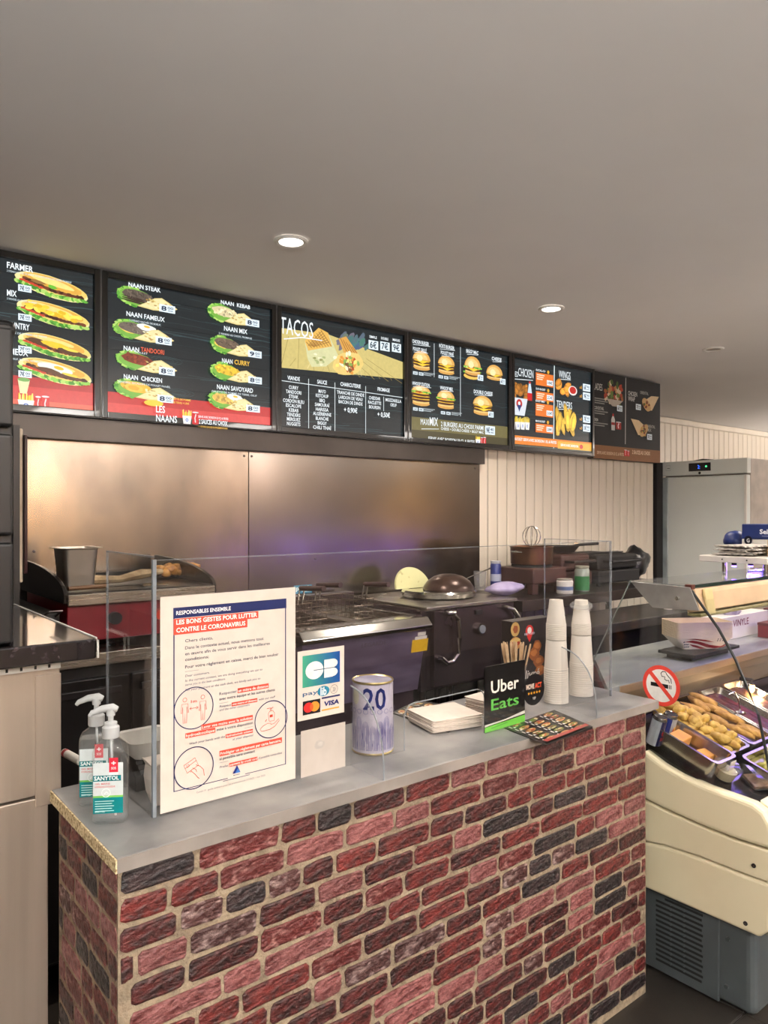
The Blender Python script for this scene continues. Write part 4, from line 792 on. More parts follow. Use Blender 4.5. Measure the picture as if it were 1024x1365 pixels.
for xx, yy in [(716, 862), (718, 882), (712, 872), (720, 893)]: a, b = PB(xx, yy); P.blob(a, b, .028, .022, (150, 88, 44), 10, .2); P.blob(a, b+.005, .018, .012, (186, 116, 60), 10, .2)
a, b = PB(700, 905); P.text('livré', a, b, .03, (214, 208, 200), width=.08, slant=.2); P.build('printed_face', PGLOSS, t)
# cups
CUPM = mat('white paper cup', (226, 220, 210), .55, ns=8, c2=(220, 213, 202))
def cup_proto(r_rim, r_end, h):
    t = thing('paper_cup', 'x', 'cup', (0, 0, 0)); m = MB()
    m.lathe([(r_rim-.0012, .0), (r_rim+.0012, .0008), (r_rim+.0012, .003), (r_rim-.0006, .004), (r_end, h), (r_end-.002, h), (r_end-.003, h-.006), (.001, h-.006)], (0, 0, 0), 28, c1=False)
    m.build('cup_wall', CUPM, t, smooth=True).matrix_parent_inverse = Matrix.Identity(4); return t
big = cup_proto(.0405, .034, .10); small = cup_proto(.0335, .0225, .085)
u1 = u2 = False
for si, (sx, sy, lab, nb, ns_) in enumerate([(2.047, 1.60, 'left', 16, 9), (2.195, 1.605, 'right', 16, 7)]):
    z = ZC+.001; g = '%s stack of upside-down white paper cups' % lab
    for k in range(nb):
        L = 'large white paper cup nested upside down in the lower part of the %s cup stack' % lab
        if not u1: o = big; o.location = (sx, sy, z); o['label'] = L; o['group'] = g; u1 = True
        else: dup(big, (sx, sy, z), label=L, group=g)
        z += .0075
    z += .10-.0075-.018+.02
    for k in range(ns_):
        L = 'small white paper cup nested upside down at the top of the %s cup stack' % lab
        if not u2: o = small; o.location = (sx, sy, z); o['label'] = L; o['group'] = g; u2 = True
        else: dup(small, (sx, sy, z), label=L, group=g)
        z += .0062
    if si == 1:
        zz = z+.055; tl = thing('plastic_cover', 'clear plastic lid leaning over the top of the right cup stack', 'plastic cover', (sx, sy, zz))
        MB().lathe([(.036, 0), (.040, .002), (.040, .006), (.034, .008), (.033, .012), (.001, .013)], (0, 0, 0), 28).build('lid_disc', glassy('lid plastic', (.92, .93, .93), 1.4, film=.14), tl, smooth=True).matrix_parent_inverse = Matrix.Identity(4)
        tl.rotation_euler = (.15, -.18, 0)
    else:
        ztop_ = z+.085-.0062; P = PR('Y', 0, 5e-5)
        a0c = math.atan2(-sy, -sx)
        P.map = lambda a, b, k, sx=sx, sy=sy: (sx+(.0262-.13*b+k)*math.cos(a0c+a/.027), sy+(.0262-.13*b+k)*math.sin(a0c+a/.027), ztop_-.040+b)
        P.rect(-.016, -.012, .0, .006, (40, 70, 140)); P.rect(.001, -.012, .017, .006, (170, 60, 70)); P.rect(-.016, -.002, .017, 0, (220, 220, 220)); [P.rect(-.014+.002*k, .012+.005*k, .014, .014+.005*k, (150, 150, 150)) for k in range(3)]
        o = P.build('cup_label', PGLOSS); tag(o, 'small blue and red printed label on the top cup of the left stack', 'label')
# clear holder with wooden forks right of the cups
h = at(812, 918, Y=1.66); h.x = max(h.x, 2.29)
cup('fork_holder', 'clear plastic holder with wooden sticks at the right end of the counter', 2.302, 1.70, ZC, .026, .030, .11, glassy('thin plastic cup'), 'holder')
for k in range(3): stick(2.302-.006+.006*k, 1.70, ZC+.006, .05*k-.05, .16+.03*k, .3*k, lab='pale wooden stick leaning in the clear holder at the counter end', grp='wooden sticks in the end holder')
# dark stapler-like clip behind napkins
a = at(614, 908, z=ZC+.02); b = at(655, 912, z=ZC+.02)
t = thing('stapler', 'dark grey metal stapler lying behind the napkin stack', 'stapler', (1.70, 1.80, ZC))
MB().box(-.055, -.014, .001, .055, .014, .012).build('base', DKST, t, bevel=.003).matrix_parent_inverse = Matrix.Identity(4)
o = MB().prism([(-.055, .016), (.05, .022), (.055, .036), (-.05, .030)], 'y', -.012, .012).build('arm', BLK, t, bevel=.003); o.matrix_parent_inverse = Matrix.Identity(4)
t.rotation_euler = (0, 0, .25); t.location = (a.x+.06, min(a.y+.02, 1.80), ZC)
# things behind the left side panel
t = thing('takeaway_tray', 'white foam tray standing behind the left end of the health notice', 'tray', (.66, 1.72, ZC))
m = MB(); m.loft([rrect(.09, .10, .02, 4, z=0), rrect(.115, .125, .025, 4, z=.04), rrect(.125, .135, .025, 4, z=.042), rrect(.110, .120, .022, 4, z=.039), rrect(.086, .096, .018, 4, z=.004)], c1=True); m.build('shell', WHITE, t, smooth=True).matrix_parent_inverse = Matrix.Identity(4); t.location = (.675, 1.745, ZC+.072)
t2 = thing('card_reader', 'black payment terminal on the counter behind the health notice', 'payment terminal', (.67, 1.735, ZC))
MB().prism([(-.045, 0), (.06, 0), (.06, .07), (.02, .07), (-.045, .035)], 'x', -.045, .045).build('body', BLK, t2, bevel=.006).matrix_parent_inverse = Matrix.Identity(4)
m = MB(); 
for i in range(3):
    for j in range(4): m.box(-.03+.022*i, -.04+.014*j, .0375+.0075*j, -.016+.022*i, -.032+.014*j, .046+.0075*j)
m.build('keypad', mat('keys', (120, 120, 122), .5), t2).matrix_parent_inverse = Matrix.Identity(4)
t3 = thing('paper_bag', 'crumpled white paper bag beside the black terminal, behind the left screen panel', 'paper bag', (.665, 1.60, ZC))
m = MB(); rg = random.Random(5)
m.loft([[(x*(1+.1*rg.random()), y*(1+.1*rg.random()), z+rg.uniform(-.004, .004)*(z > .01)) for x, y, _ in rrect(w_, .03+.01*k, .008, 3)] for k, (w_, z) in enumerate([(.07, .001), (.085, .03), (.09, .06), (.08, .085), (.095, .10)])]); m.build('paper', PAPER, t3).matrix_parent_inverse = Matrix.Identity(4)
# ================================================================ LEFT BAR UNIT
t = thing('bar_unit', 'tall brushed steel bar cabinet with a black granite top at the left edge', 'cabinet', (-.1, 2.2, 0))
GRAN = mat('black granite', (26, 22, 24), .12, ns=60, c2=(60, 50, 54), ramp=(.55, .75), coat=.5)
ZL = 1.35
MB().box(-1.0, 1.86, .0, .472, 2.62, ZL-.048).build('carcass', mat('cabinet side steel', (150, 138, 126), .4, .8, ns=4), t)
bt = MB().box(-1.05, 1.79, ZL-.047, .568, 2.62, ZL).build('worktop', GRAN, t, bevel=.004); 
MB().tube([(.570, 2.62, ZL), (.5705, 1.80, ZL), (.5705, 1.788, ZL-.004), (.5705, 1.787, ZL-.045)], .0028, 8).build('white_edge_bead', mat('white bead', (236, 234, 228), .35), t, smooth=True)
FR_ = mat('warm steel front', (186, 172, 158), .40, .6, ns=2, c2=(176, 162, 148), stretch=(12, 1, .6), bump=.01)
MB().box(-1.0, 1.842, .99, .500, 1.86, ZL-.065).build('door', FR_, t, bevel=.003)
MB().box(.445, 1.8385, .965, .502, 1.8425, ZL-.08).build('corner_strip', FR_, t, bevel=.002)
MB().box(-1.0, 1.842, .02, .474, 1.86, .985).build('door', FR_, t, bevel=.003)
s_ = MB().box(-.6, 1.828, ZL-.066, .498, 1.836, ZL-.049).build('led_strip_housing', mat('white strip', (214, 212, 206), .4), t)
m = MB(); [m.box(-.55+.03*k, 1.8265, ZL-.062, -.545+.03*k, 1.8285, ZL-.054) for k in range(35)]; m.build('led_marks', BLKM, s_)['kind'] = 'stuff'
# black drawer tower on it
t = thing('drawer_tower', 'black plastic three-drawer tower standing on the granite bar top', 'drawer unit', (.1, 2.0, ZL))
x1 = .393; zt = 2.075; hd = (zt-ZL)/3
MB().box(-.02, 1.825, ZL+.001, x1, 2.25, zt-.03).build('carcass', BLK, t, bevel=.004)
MB().box(-.03, 1.80, zt-.035, x1+.005, 2.26, zt+.003).build('top_cap', BLK, t, bevel=.015, seg=3)
for k in range(3):
    z0 = ZL+.006+hd*k; z1 = z0+hd-.016
    d_ = MB().box(-.015, 1.800, z0, x1-.002, 1.826, z1).build('drawer', BLK, t, bevel=.008, seg=3)
    MB().box(.01, 1.792, z0+.03, x1-.045, 1.803, z1-.03).build('drawer_front', mat('smoky plastic', (58, 60, 62), .18, ns=8), d_, bevel=.006)
# narrow rail behind tower
xr0, xr1 = at(25.5, 600, Y=2.75).x, at(36.5, 600, Y=2.75).x; zr1, zr0 = at(30, 579, Y=2.75).z, at(30, 765, Y=2.75).z
t = thing('insect_lamp', 'slim upright black and red housing with a pale tube behind the drawer tower', 'lamp', ((xr0+xr1)/2, 2.75, ZL))
MB().box(xr0+.014, 2.745, zr0, xr1, 2.80, zr1).build('housing', mat('dark red plastic', (48, 14, 16), .3), t, bevel=.004)
MB().box(xr0-.004, 2.75, zr0-.03, xr0+.012, 2.79, zr1+.02).build('pale_tube', mat('pale tube', (220, 205, 180), .4), t, bevel=.004)
MB().box(xr0-.02, 2.74, ZL-.02, xr0+.0, 2.81, zr1+.03).build('back_post', BLK, t)
# ================================================================ BACK LINE: bench
ZB = 1.165
t = thing('steel_bench', 'long steel preparation bench with dark fridge doors under the griddle', 'bench', (1.0, 2.9, 0))
MB().box(.62, 2.60, ZB-.045, 1.60, YB-.01, ZB).build('top', STEEL, t, bevel=.003)
MB().box(.62, 2.64, .12, 1.60, YB-.02, ZB-.046).build('carcass', mat('dark cabinet', (30, 28, 28), .4, .3), t)
for k in range(3):
    d_ = MB().box(.63+.325*k, 2.615, .14, .945+.325*k, 2.64, ZB-.09).build('door', mat('black fridge door', (26, 24, 25), .3, .2, ns=5), t, bevel=.004)
    MB().box(.66+.325*k, 2.605, ZB-.15, .915+.325*k, 2.616, ZB-.125).build('handle', DKST, d_, bevel=.003)
for x in (.66, 1.56):
    for y in (2.68, 3.2): MB().tube([(x, y, 0), (x, y, .13)], .02, 10).build('leg', STEEL2, t)
# griddle
zg = ZB; g0, g1 = at(92, 800, Y=2.66).x, at(283, 800, Y=2.66).x
t = thing('griddle', 'red-fronted griddle with curved steel splash guards on the steel bench', 'griddle', ((g0+g1)/2, 2.9, zg))
MB().box(g0, 2.68, zg+.03, g1, 3.24, zg+.175).build('body', mat('red enamel', (120, 16, 30), .3, ns=4, coat=.3), t, bevel=.004)
MB().box(g0-.006, 2.655, zg+.165, g1+.006, 3.25, zg+.205).build('plate', mat('griddle plate', (70, 66, 62), .3, .8, ns=6, c2=(40, 36, 34)), t, bevel=.006)
MB().box(g0-.006, 2.648, zg+.16, g1+.006, 2.662, zg+.20).build('front_lip', STEEL, t, bevel=.003)
for xg in (g0-.018, g1+.004):
    m = MB(); pr = [(2.66, zg+.17), (3.26, zg+.17), (3.26, zg+.292)]+[(3.26-.60*math.sin(k*PI/2/10), zg+.20+.092*math.cos(k*PI/2/10)) for k in range(1, 11)]; m.prism(pr, 'x', xg, xg+.014); m.build('side_guard', mat('guard steel', (64, 60, 58), .25, .8, ns=5), t, bevel=.002)
MB().box(g0, 3.245, zg+.17, g1, 3.262, zg+.225).build('back_guard', mat('guard steel'), t)
for k in range(4): MB().tube([(g0+.16+.17*k, 2.682, zg+.105), (g0+.16+.17*k, 2.655, zg+.105)], .022, 16).build('control_knob', BLK if k != 1 else mat('red knob', (196, 60, 40), .4), t, smooth=True)
for x in (g0+.04, g1-.04):
    for y in (2.74, 3.2): MB().tube([(x, y, zg+.001), (x, y, zg+.032)], .018, 10).build('leg', BLKM, t)
MEAT = mat('grilled chicken', (176, 128, 62), .5, ns=24, c2=(112, 70, 34), bump=.5, bs=50, rand=.2)
def lump(r, seed, st=(1, 1, 1), sub=2, amp=.25):
    bm = bmesh.new(); bmesh.ops.create_icosphere(bm, subdivisions=sub, radius=r)
    for v in bm.verts:
        n = noise.noise(v.co/r*1.3+Vector((seed*7.1, seed, 0)))+.4*noise.noise(v.co/r*3+Vector((seed, 0, 3))); v.co *= 1+amp*n; v.co.x *= st[0]; v.co.y *= st[1]; v.co.z *= st[2]
    me = bpy.data.meshes.new('lump'); bm.to_mesh(me); bm.free()
    for p in me.polygons: p.use_smooth = True
    return me
def scatter(name, meshes, m, spots, label, cat, group, rotr=PI):
    for me in meshes:
        if not me.materials: me.materials.append(m)
    for i, (x, y, z) in enumerate(spots):
        o = bpy.data.objects.new(name, meshes[i % len(meshes)]); C.objects.link(o); o.location = (x, y, z); o.rotation_euler = (random.uniform(-.4, .4), random.uniform(-.4, .4), random.uniform(-rotr, rotr)); tag(o, label, cat, group)
lm_ = [lump(.028, k, (1.3, .9, .7)) for k in range(3)]
sp_ = []
for k in range(26): px = random.uniform(209, 256); yy = 2.98+random.random()*.16; p = at(px, 769, Y=yy); sp_.append((p.x, yy, zg+.228+.020*random.random()))
scatter('chicken_piece', lm_, MEAT, sp_, 'browned chicken piece in the heap on the griddle plate', 'chicken', 'chicken pieces on the griddle')
# tongs & cloth on griddle left
t = thing('spatula', 'steel spatula with a brown handle lying across the front of the griddle', 'spatula', (.86, 2.72, zg+.205)); zz = zg+.209
MB().tube([(.76, 2.70, zz+.008), (.90, 2.72, zz+.008)], .008, 8).build('handle', mat('brown handle', (96, 66, 40), .5), t, smooth=True)
MB().tube([(.90, 2.72, zz+.006), (1.04, 2.74, zz+.004)], .003, 8).build('shaft', STEELP, t); MB().box(1.03, 2.70, zz-.001, 1.12, 2.79, zz+.002).build('blade', STEELP, t)
t = MB().tube([(.80, 2.86, zg+.225), (.90, 2.87, zg+.228), (1.0, 2.88, zg+.224), (1.10, 2.92, zg+.236), (1.2, 2.95, zg+.24)], [.012, .018, .014, .02, .010], 8).build('rolled_cloth', mat('beige cloth', (168, 150, 118), .9, ns=20, c2=(120, 100, 74)), smooth=True); tag(t, 'beige rolled cloth lying on the griddle behind the spatula', 'cloth')
# steel container
def gn(name, label, x, y, z, w_, l_, h, matl=STEELP, cat='container', rim=.012, lid=False):
    t = thing(name, label, cat, (x, y, z)); R = [(w_*.8, l_*.8, .001), (w_*.88, l_*.88, h*.5), (w_*.96, l_*.96, h-.006), (w_, l_, h-.003), (w_+rim*2, l_+rim*2, h), (w_+rim*2, l_+rim*2, h+.002), (w_-.004, l_-.004, h+.001), (w_*.88, l_*.88, h*.5), (w_*.78, l_*.78, .004)]
    m = MB(); m.loft([[(x+a, y+b, z+zz) for a, b, _ in rrect(ww, ll, min(ww, ll)*.18, 4)] for ww, ll, zz in R]); m.build('shell', matl, t, smooth=True); return t
p = at(91, 782, Y=2.86); gn('steel_container', 'deep steel food container standing on the left end of the griddle', p.x+.03, 2.87, zg+.207, .135, .14, .145, mat('satin container steel', (190, 186, 178), .3, 1., ns=5))
# dark guard / black bin left of griddle
t = thing('metal_bin', 'black open metal bin beside the griddle behind the granite bar', 'bin', (.66, 2.75, ZB))
MB().box(.63, 2.66, ZB+.002, g0-.03, 3.2, ZB+.14).build('bin_body', BLKM, t, bevel=.004); MB().tube([(.66, 2.655, ZB+.13), (.68, 2.63, ZB+.15), (.72, 2.63, ZB+.15), (g0-.045, 2.655, ZB+.13)], .004, 6).build('wire_handle', STEEL2, t)
# ================================================================ FRYER
fx0, fx1 = at(401, 850, Y=2.6).x, at(570, 850, Y=2.6).x; zf = 1.155
t = thing('double_fryer', 'double steel deep fryer with two oil wells and a sloping front', 'fryer', ((fx0+fx1)/2, 2.9, 0))
MB().box(fx0, 2.70, .10, fx1, 3.22, zf-.10).build('body', mat('fryer body', (84, 66, 74), .35, .6, ns=4), t, bevel=.004)
MB().prism([(2.70, zf-.10), (2.60, zf-.05), (2.62, zf-.17), (2.66, .80), (2.70, .80)], 'x', fx0+.01, fx1-.01).build('front_panel', mat('violet sheen steel', (138, 122, 150), .38, .55, ns=3, c2=(104, 90, 116), stretch=(1, 1, 4)), t)  # lilac base colour paints in the violet LED reflection
MB().prism([(2.57, zf-.055), (2.565, zf-.035), (2.60, zf), (2.66, zf+.002), (2.66, zf-.055)], 'x', fx0-.01, fx1+.004).build('front_lip', STEELP, t, bevel=.006, seg=3)
m = MB(); m.box(fx0, 2.66, zf-.10, fx1, 2.70, zf).box(fx0, 3.18, zf-.10, fx1, 3.23, zf).box(fx0, 2.70, zf-.10, fx0+.03, 3.18, zf).box(fx1-.03, 2.70, zf-.10, fx1, 3.18, zf); xm_ = (fx0+fx1)/2; m.box(xm_-.03, 2.70, zf-.10, xm_+.03, 3.18, zf); m.build('top_rim', STEEL, t, bevel=.003)
for a, b in ((fx0+.032, xm_-.032), (xm_+.032, fx1-.032)):
    MB().box(a, 2.702, zf-.12, b, 3.178, zf-.05).build('oil_well', mat('dark oil', (64, 40, 22), .08, ns=6, coat=.5), t)
MB().box(fx0+.01, 3.17, zf+.001, fx1-.01, 3.24, zf+.07).build('rear_housing', mat('dark hood steel', (80, 68, 68), .3, .8), t, bevel=.004)
P = PR('Y', 2.6, 3e-5)
P.map = lambda a, b, k: (a, 2.62-.0035-k-(b-(zf-.17))*.1667 if b > zf-.17 else 2.62-.002-k+((zf-.17)-b)*.2, b)
xa_ = at(551, 860, Y=2.6).x; P.rect(xa_, zf-.165, xa_+.10, zf-.105, (222, 178, 40)); P.rect(xa_+.015, zf-.105, xa_+.09, zf-.09, (226, 220, 210)); P.rect(xa_+.03, zf-.088, xa_+.08, zf-.070, (226, 220, 210)); P.text('LEGARDE', fx0+.32, zf-.105, .018, (100, 90, 108), width=.14); st_ = P.build('warning_sticker', PGLOSS, t); st_['label'] = 'yellow and white warning sticker'
for x in (fx0+.06, fx1-.06):
    for y in (2.74, 3.18): MB().tube([(x, y, 0), (x, y, .105)], .02, 10).build('leg', STEEL2, t)
# baskets
def basket(x, y, z, label, hx=0):
    t = thing('fryer_basket', label, 'fryer basket', (x, y, z), 'wire fryer baskets'); W2, L2, hh = .062, .13, .12; m = MB(); r = .0016
    for k in range(9):
        yy = -L2+2*L2*k/8; m.tube([(x-W2, y+yy, z+hh), (x-W2*.85, y+yy, z), (x+W2*.85, y+yy, z), (x+W2, y+yy, z+hh)], r, 4)
    for k in range(5):
        xx = -W2*.85+2*W2*.85*k/4; m.tube([(x+xx*1.15, y-L2, z+hh), (x+xx, y-L2, z), (x+xx, y+L2, z), (x+xx*1.15, y+L2, z+hh)], r, 4)
    for zz in (.03, .06, .09, .12): q = W2*(.85+.15*zz/.12); m.tube([(x-q, y-L2, z+zz), (x+q, y-L2, z+zz), (x+q, y+L2, z+zz), (x-q, y+L2, z+zz), (x-q, y-L2, z+zz)], r if zz < .12 else .003, 4)
    m.build('wire_basket', mat('basket wire', (120, 108, 98), .35, 1.), t)
    h = MB(); h.tube([(x-.012+hx, y-L2, z+hh), (x-.012+hx, y-L2-.02, z+hh+.07)], .004, 6); h.tube([(x+.012+hx, y-L2, z+hh), (x+.012+hx, y-L2-.02, z+hh+.07)], .004, 6); h.build('handle_wire', STEELP, t)
    MB().tube([(x+hx, y-L2-.01, z+hh+.072), (x+hx, y-L2-.19, z+hh+.085)], .012, 10).build('handle_grip', mat('maroon grip', (52, 26, 26), .4), t, smooth=True)
basket(fx0+.115, 2.92, zf-.035, 'wire fryer basket with maroon handle hanging in the left oil well, nearer the griddle')
basket(xm_-.095, 3.00, zf-.035, 'wire fryer basket with maroon handle at the right of the left oil well')
basket(xm_+.14, 2.95, zf-.043, 'wire fryer basket lowered deep in the right oil well')
# small card terminal sticker on back wall
p0, p1 = at(392, 792, Y=YB-.006), at(416, 779, Y=YB-.006); t = thing('wall_sticker', 'small blue payment sticker on the steel wall above the fryer', 'sticker', (p0.x, YB-.006, p0.z))
MB().box(p0.x, YB-.0065, p0.z, p1.x, YB-.0045, p1.z).build('blue_card', mat('sky blue card', (66, 130, 160), .5), t); P = PR('Y', YB-.0066, 4e-5); P.text('paylib', p0.x+.012, p0.z+.018, .022, (230, 240, 240), width=.09, bold=.02); P.rect(p1.x-.045, p0.z+.008, p1.x-.008, p1.z-.008, (190, 220, 230)); P.build('lettering', PPAPER, t)
# ================================================================ OVEN / CREPE UNIT
ox0, ox1, zo = at(581, 850, Y=2.62).x, at(688, 850, Y=2.62).x, 1.19
OV = mat('oven steel', (104, 88, 92), .26, .8, ns=3, c2=(70, 56, 62), rvar=.06)
t = thing('oven_cabinet', 'low steel double-door oven with curved tube handles and a dial', 'oven', ((ox0+ox1)/2, 2.9, 0))
MB().box(fx1+.012, 2.66, .78, ox1, 3.24, zo-.012).build('carcass', OV, t, bevel=.004)
MB().box(fx1+.01, 2.615, zo-.014, ox1+.005, 3.25, zo+.004).build('top_plate', STEEL, t, bevel=.003)
xm2 = (ox0+ox1)/2
MB().box(ox0, 2.63, .80, ox1-.004, 2.66, zo-.018).build('door', OV, t, bevel=.003)
def D(px, py, Y=2.6): return at(px, py, Y=Y)
hA = [D(598, 818), D(606, 817), D(611, 826), D(613, 850), D(611, 872), D(604, 882), D(596, 884), D(590, 878)]
o = MB().tube([hA[0]+Vector((0, .03, 0))]+hA+[hA[-1]+Vector((0, .03, 0))], .0125, 12).build('handle', STEELP, t, smooth=True)
hB = [D(676, 810), D(684, 812), D(691, 822), D(694, 840), D(692, 862)]
MB().tube([hB[0]+Vector((0, .03, 0))]+hB+[hB[-1]+Vector((0, .03, 0))], .0125, 12).build('handle', STEELP, t, smooth=True)
pd = D(639, 838, 2.63); dl = MB().tube([pd, pd+Vector((0, -.022, 0))], .030, 24).build('dial', STEELP, t, smooth=True)
MB().tube([pd+Vector((0, -.022, 0)), pd+Vector((0, -.026, 0))], .021, 20).build('dial_face', mat('dial face', (120, 124, 132), .3), dl)
pd = D(638, 816, 2.628); MB().box(pd.x-.025, 2.622, pd.z-.012, pd.x+.025, 2.632, pd.z+.012).build('rocker_switches', BLK, t, bevel=.002)
for x in (ox0, ox1-.05):
    for y in (2.72, 3.18): MB().tube([(x, y, 0), (x, y, .79)], .018, 10).build('leg', STEEL2, t)
# crepe plate with dome
pc = at(590, 793, Y=2.90); cx_, cy_ = pc.x, 2.93; zc_ = zo+.005
t = thing('round_hotplate', 'round steel hotplate with a hinged brown dome lid on the oven', 'hotplate', (cx_, cy_, zc_))
MB().lathe([(.19, 0), (.20, .006), (.205, .028), (.195, .038), (.17, .040), (.165, .034), (.001, .034)], (cx_, cy_, zc_), 48).build('ring', STEELP, t, smooth=True)
dm = MB().lathe([(.14, 0), (.135, .018), (.115, .046), (.08, .070), (.04, .082), (.001, .085)], (cx_+.045, cy_-.03, zc_+.036), 40).build('dome_lid', mat('brown dome', (70, 50, 42), .28, .5, ns=5, c2=(50, 36, 32)), t, smooth=True)
qd = []
m = MB(); n = 28; cc = Vector((cx_-.055, cy_+.12, zc_+.036)); m.loft([[(cc.x+.125*math.cos(PI*k/n)*1., cc.y+.02+oo+.04*math.sin(PI*k/n), cc.z+.112*math.sin(PI*k/n)) for k in range(n+1)] for oo in (0, .012)])
m.build('cream_disc', mat('stained cream disc', (206, 204, 150), .5, ns=30, c2=(130, 110, 60), ramp=(.62, .72)), t)
# ================================================================ RIGHT BACK BENCH
bx0, bx1, zb2 = ox1+.03, 4.74, 1.175
t = thing('steel_bench', 'dark steel bench at the back right carrying the pot and grills', 'bench', ((bx0+bx1)/2, 2.9, 0))
MB().box(bx0, 2.60, zb2-.06, bx1, 3.27, zb2).build('top', mat('dim bench steel', (84, 74, 70), .35, .9, ns=4, c2=(64, 56, 54)), t, bevel=.003)
MB().box(bx0+.03, 2.75, .45, bx1-.03, 3.24, .49).build('lower_shelf', DKST, t)
for x in (bx0+.04, bx1-.04):
    for y in (2.66, 3.2): MB().tube([(x, y, 0), (x, y, zb2-.061)], .02, 10).build('leg', STEEL2, t)
t = thing('black_crate', 'black plastic crate stored on the shelf under the right bench', 'crate', (3.7, 2.95, .49)); 
m = MB(); m.loft([rrect(.50, .34, .02, 3, z=.001), rrect(.56, .40, .02, 3, z=.30), rrect(.53, .37, .02, 3, z=.30), rrect(.47, .31, .02, 3, z=.01)]); o = m.build('crate_body', BLKM, t); o.matrix_parent_inverse = Matrix.Identity(4)
# gas burner + pot
pb = at(714, 795, Y=2.85); zb_ = zb2
BRN = mat('brown cast housing', (70, 40, 34), .45, ns=8, c2=(52, 30, 26))
t = thing('gas_ring', 'brown square gas ring carrying the stock pot on the right bench', 'gas ring', (pb.x, 2.88, zb_))
m = MB().box(pb.x-.15, 2.74, zb_+.06, pb.x+.15, 3.02, zb_+.15); m.build('housing', BRN, t, bevel=.008)
for sx in (-1, 1):
    for sy in (-1, 1): MB().box(pb.x+sx*.12-.025, 2.88+sy*.11-.02, zb_+.001, pb.x+sx*.12+.025, 2.88+sy*.11+.02, zb_+.062).build('leg', BRN, t, bevel=.004)
MB().lathe([(.12, 0), (.12, .012), (.10, .014), (.001, .014)], (pb.x, 2.88, zb_+.15), 28).build('burner_plate', BLKM, t, smooth=True)
t = thing('stock_pot', 'dull copper-brown steel pot with loop handles on the gas ring', 'pot', (pb.x, 2.88, zb_+.165))
MB().lathe([(.118, 0), (.124, .004), (.126, .10), (.130, .102), (.130, .106), (.124, .106), (.121, .098), (.118, .01), (.001, .008)], (pb.x, 2.88, zb_+.165), 36, c1=False).build('pot_body', mat('copper pot', (120, 84, 62), .3, .9, ns=6, c2=(86, 58, 44)), t, smooth=True)
for s_ in (-1, 1): MB().tube([(pb.x+s_*.125, 2.85, zb_+.24), (pb.x+s_*.155, 2.86, zb_+.243), (pb.x+s_*.155, 2.90, zb_+.243), (pb.x+s_*.125, 2.91, zb_+.24)], .005, 8).build('pot_handle', STEELP, t, smooth=True)
# wire trivet/utensils above pot
t = thing('wire_whisk', 'wire whisk standing up out of the stock pot', 'whisk', (pb.x, 2.88, zb_+.175))
for k in range(5):
    a = PI*k/5; m = MB(); m.tube([(pb.x+.055*math.sin(q)*math.cos(a), 2.88+.055*math.sin(q)*math.sin(a), zb_+.27+.055*(1-math.cos(q))*1.1) for q in [i*PI/8 for i in range(0, 9)]]+[(pb.x-.055*math.sin(q)*math.cos(a), 2.88-.055*math.sin(q)*math.sin(a), zb_+.27+.055*(1-math.cos(q))*1.1) for q in [i*PI/8 for i in range(8, -1, -1)]], .0018, 5); m.build('whisk_wire', STEELP, t)
MB().tube([(pb.x, 2.88, zb_+.176), (pb.x, 2.88, zb_+.272)], .007, 10).build('grip', STEELP, t, smooth=True)
# pan with long handle behind
t = thing('frying_pan', 'dark frying pan with a long black handle stacked right of the pot', 'pan', (3.75, 3.0, zb_+.26))
MB().lathe([(.11, 0), (.14, .035), (.143, .035), (.112, -.003), (.001, -.003)], (0, 0, .003), 32).build('pan_body', BLKM, t, smooth=True).matrix_parent_inverse = Matrix.Identity(4)
MB().tube([(.14, -.02, .03), (.2, -.03, .04), (.36, -.06, .045)], .009, 8).build('pan_handle', BLK, t, smooth=True).matrix_parent_inverse = Matrix.Identity(4)
for k, (xx, yy, w_, l_, h, lab) in enumerate([(3.78, 2.97, .30, .40, .215, 'black contact grill under the frying pan on the right bench'), (4.20, 2.97, .46, .44, .20, 'black contact grill with bar handle at the right end of the bench')]):
    t = thing('contact_grill', lab, 'grill', (xx, 2.97, zb_)); zq = zb_+.001
    G1 = BLKM if k else BRN
    MB().box(xx-w_/2, yy-l_/2+.02, zq+.02, xx+w_/2, yy+l_/2, zq+h*.5).build('base', G1, t, bevel=.01)
    MB().box(xx-w_/2+.01, yy-l_/2+.03, zq+h*.52, xx+w_/2-.01, yy+l_/2-.02, zq+h).build('hinged_lid', G1, t, bevel=.018, seg=3)
    MB().tube([(xx-w_*.36, yy-l_/2+.03, zq+h*.8), (xx-w_*.36, yy-l_/2-.03, zq+h*.8), (xx+w_*.36, yy-l_/2-.03, zq+h*.8), (xx+w_*.36, yy-l_/2+.03, zq+h*.8)], .009, 8).build('bar_handle', BLK if k else STEEL2, t, smooth=True)
    for sx in (-1, 1):
        for sy in (-1, 1): MB().lathe([(.014, 0), (.014, .021)], (xx+sx*w_*.4, yy+sy*l_*.38, zq), 10).build('foot', BLKM, t)
bpy.data.objects['frying_pan'].location = (3.80, 2.97, zb_+.222)
# black bag draped
me = lump(.12, 9, (1.1, .7, .9), 3, .35); me.materials.append(mat('black bag', (18, 18, 20), .3, ns=14, bump=.5, bs=12)); o = bpy.data.objects.new('black_bag', me); C.objects.link(o); o.location = (4.60, 2.92, zb_+.125); tag(o, 'crumpled black plastic bag right of the contact grills', 'bag')
t = thing('skewer_rack', 'thin black tongs lying on top of the right contact grill', 'tongs', (4.2, 2.9, zb_+.20))
for s_ in (-1, 1): MB().tube([(3.95, 2.9, zb_+.207), (4.1, 2.9+s_*.012, zb_+.208), (4.40, 2.9+s_*.018, zb_+.207)], .005, 6).build('tong_arm', BLK, t, smooth=True)
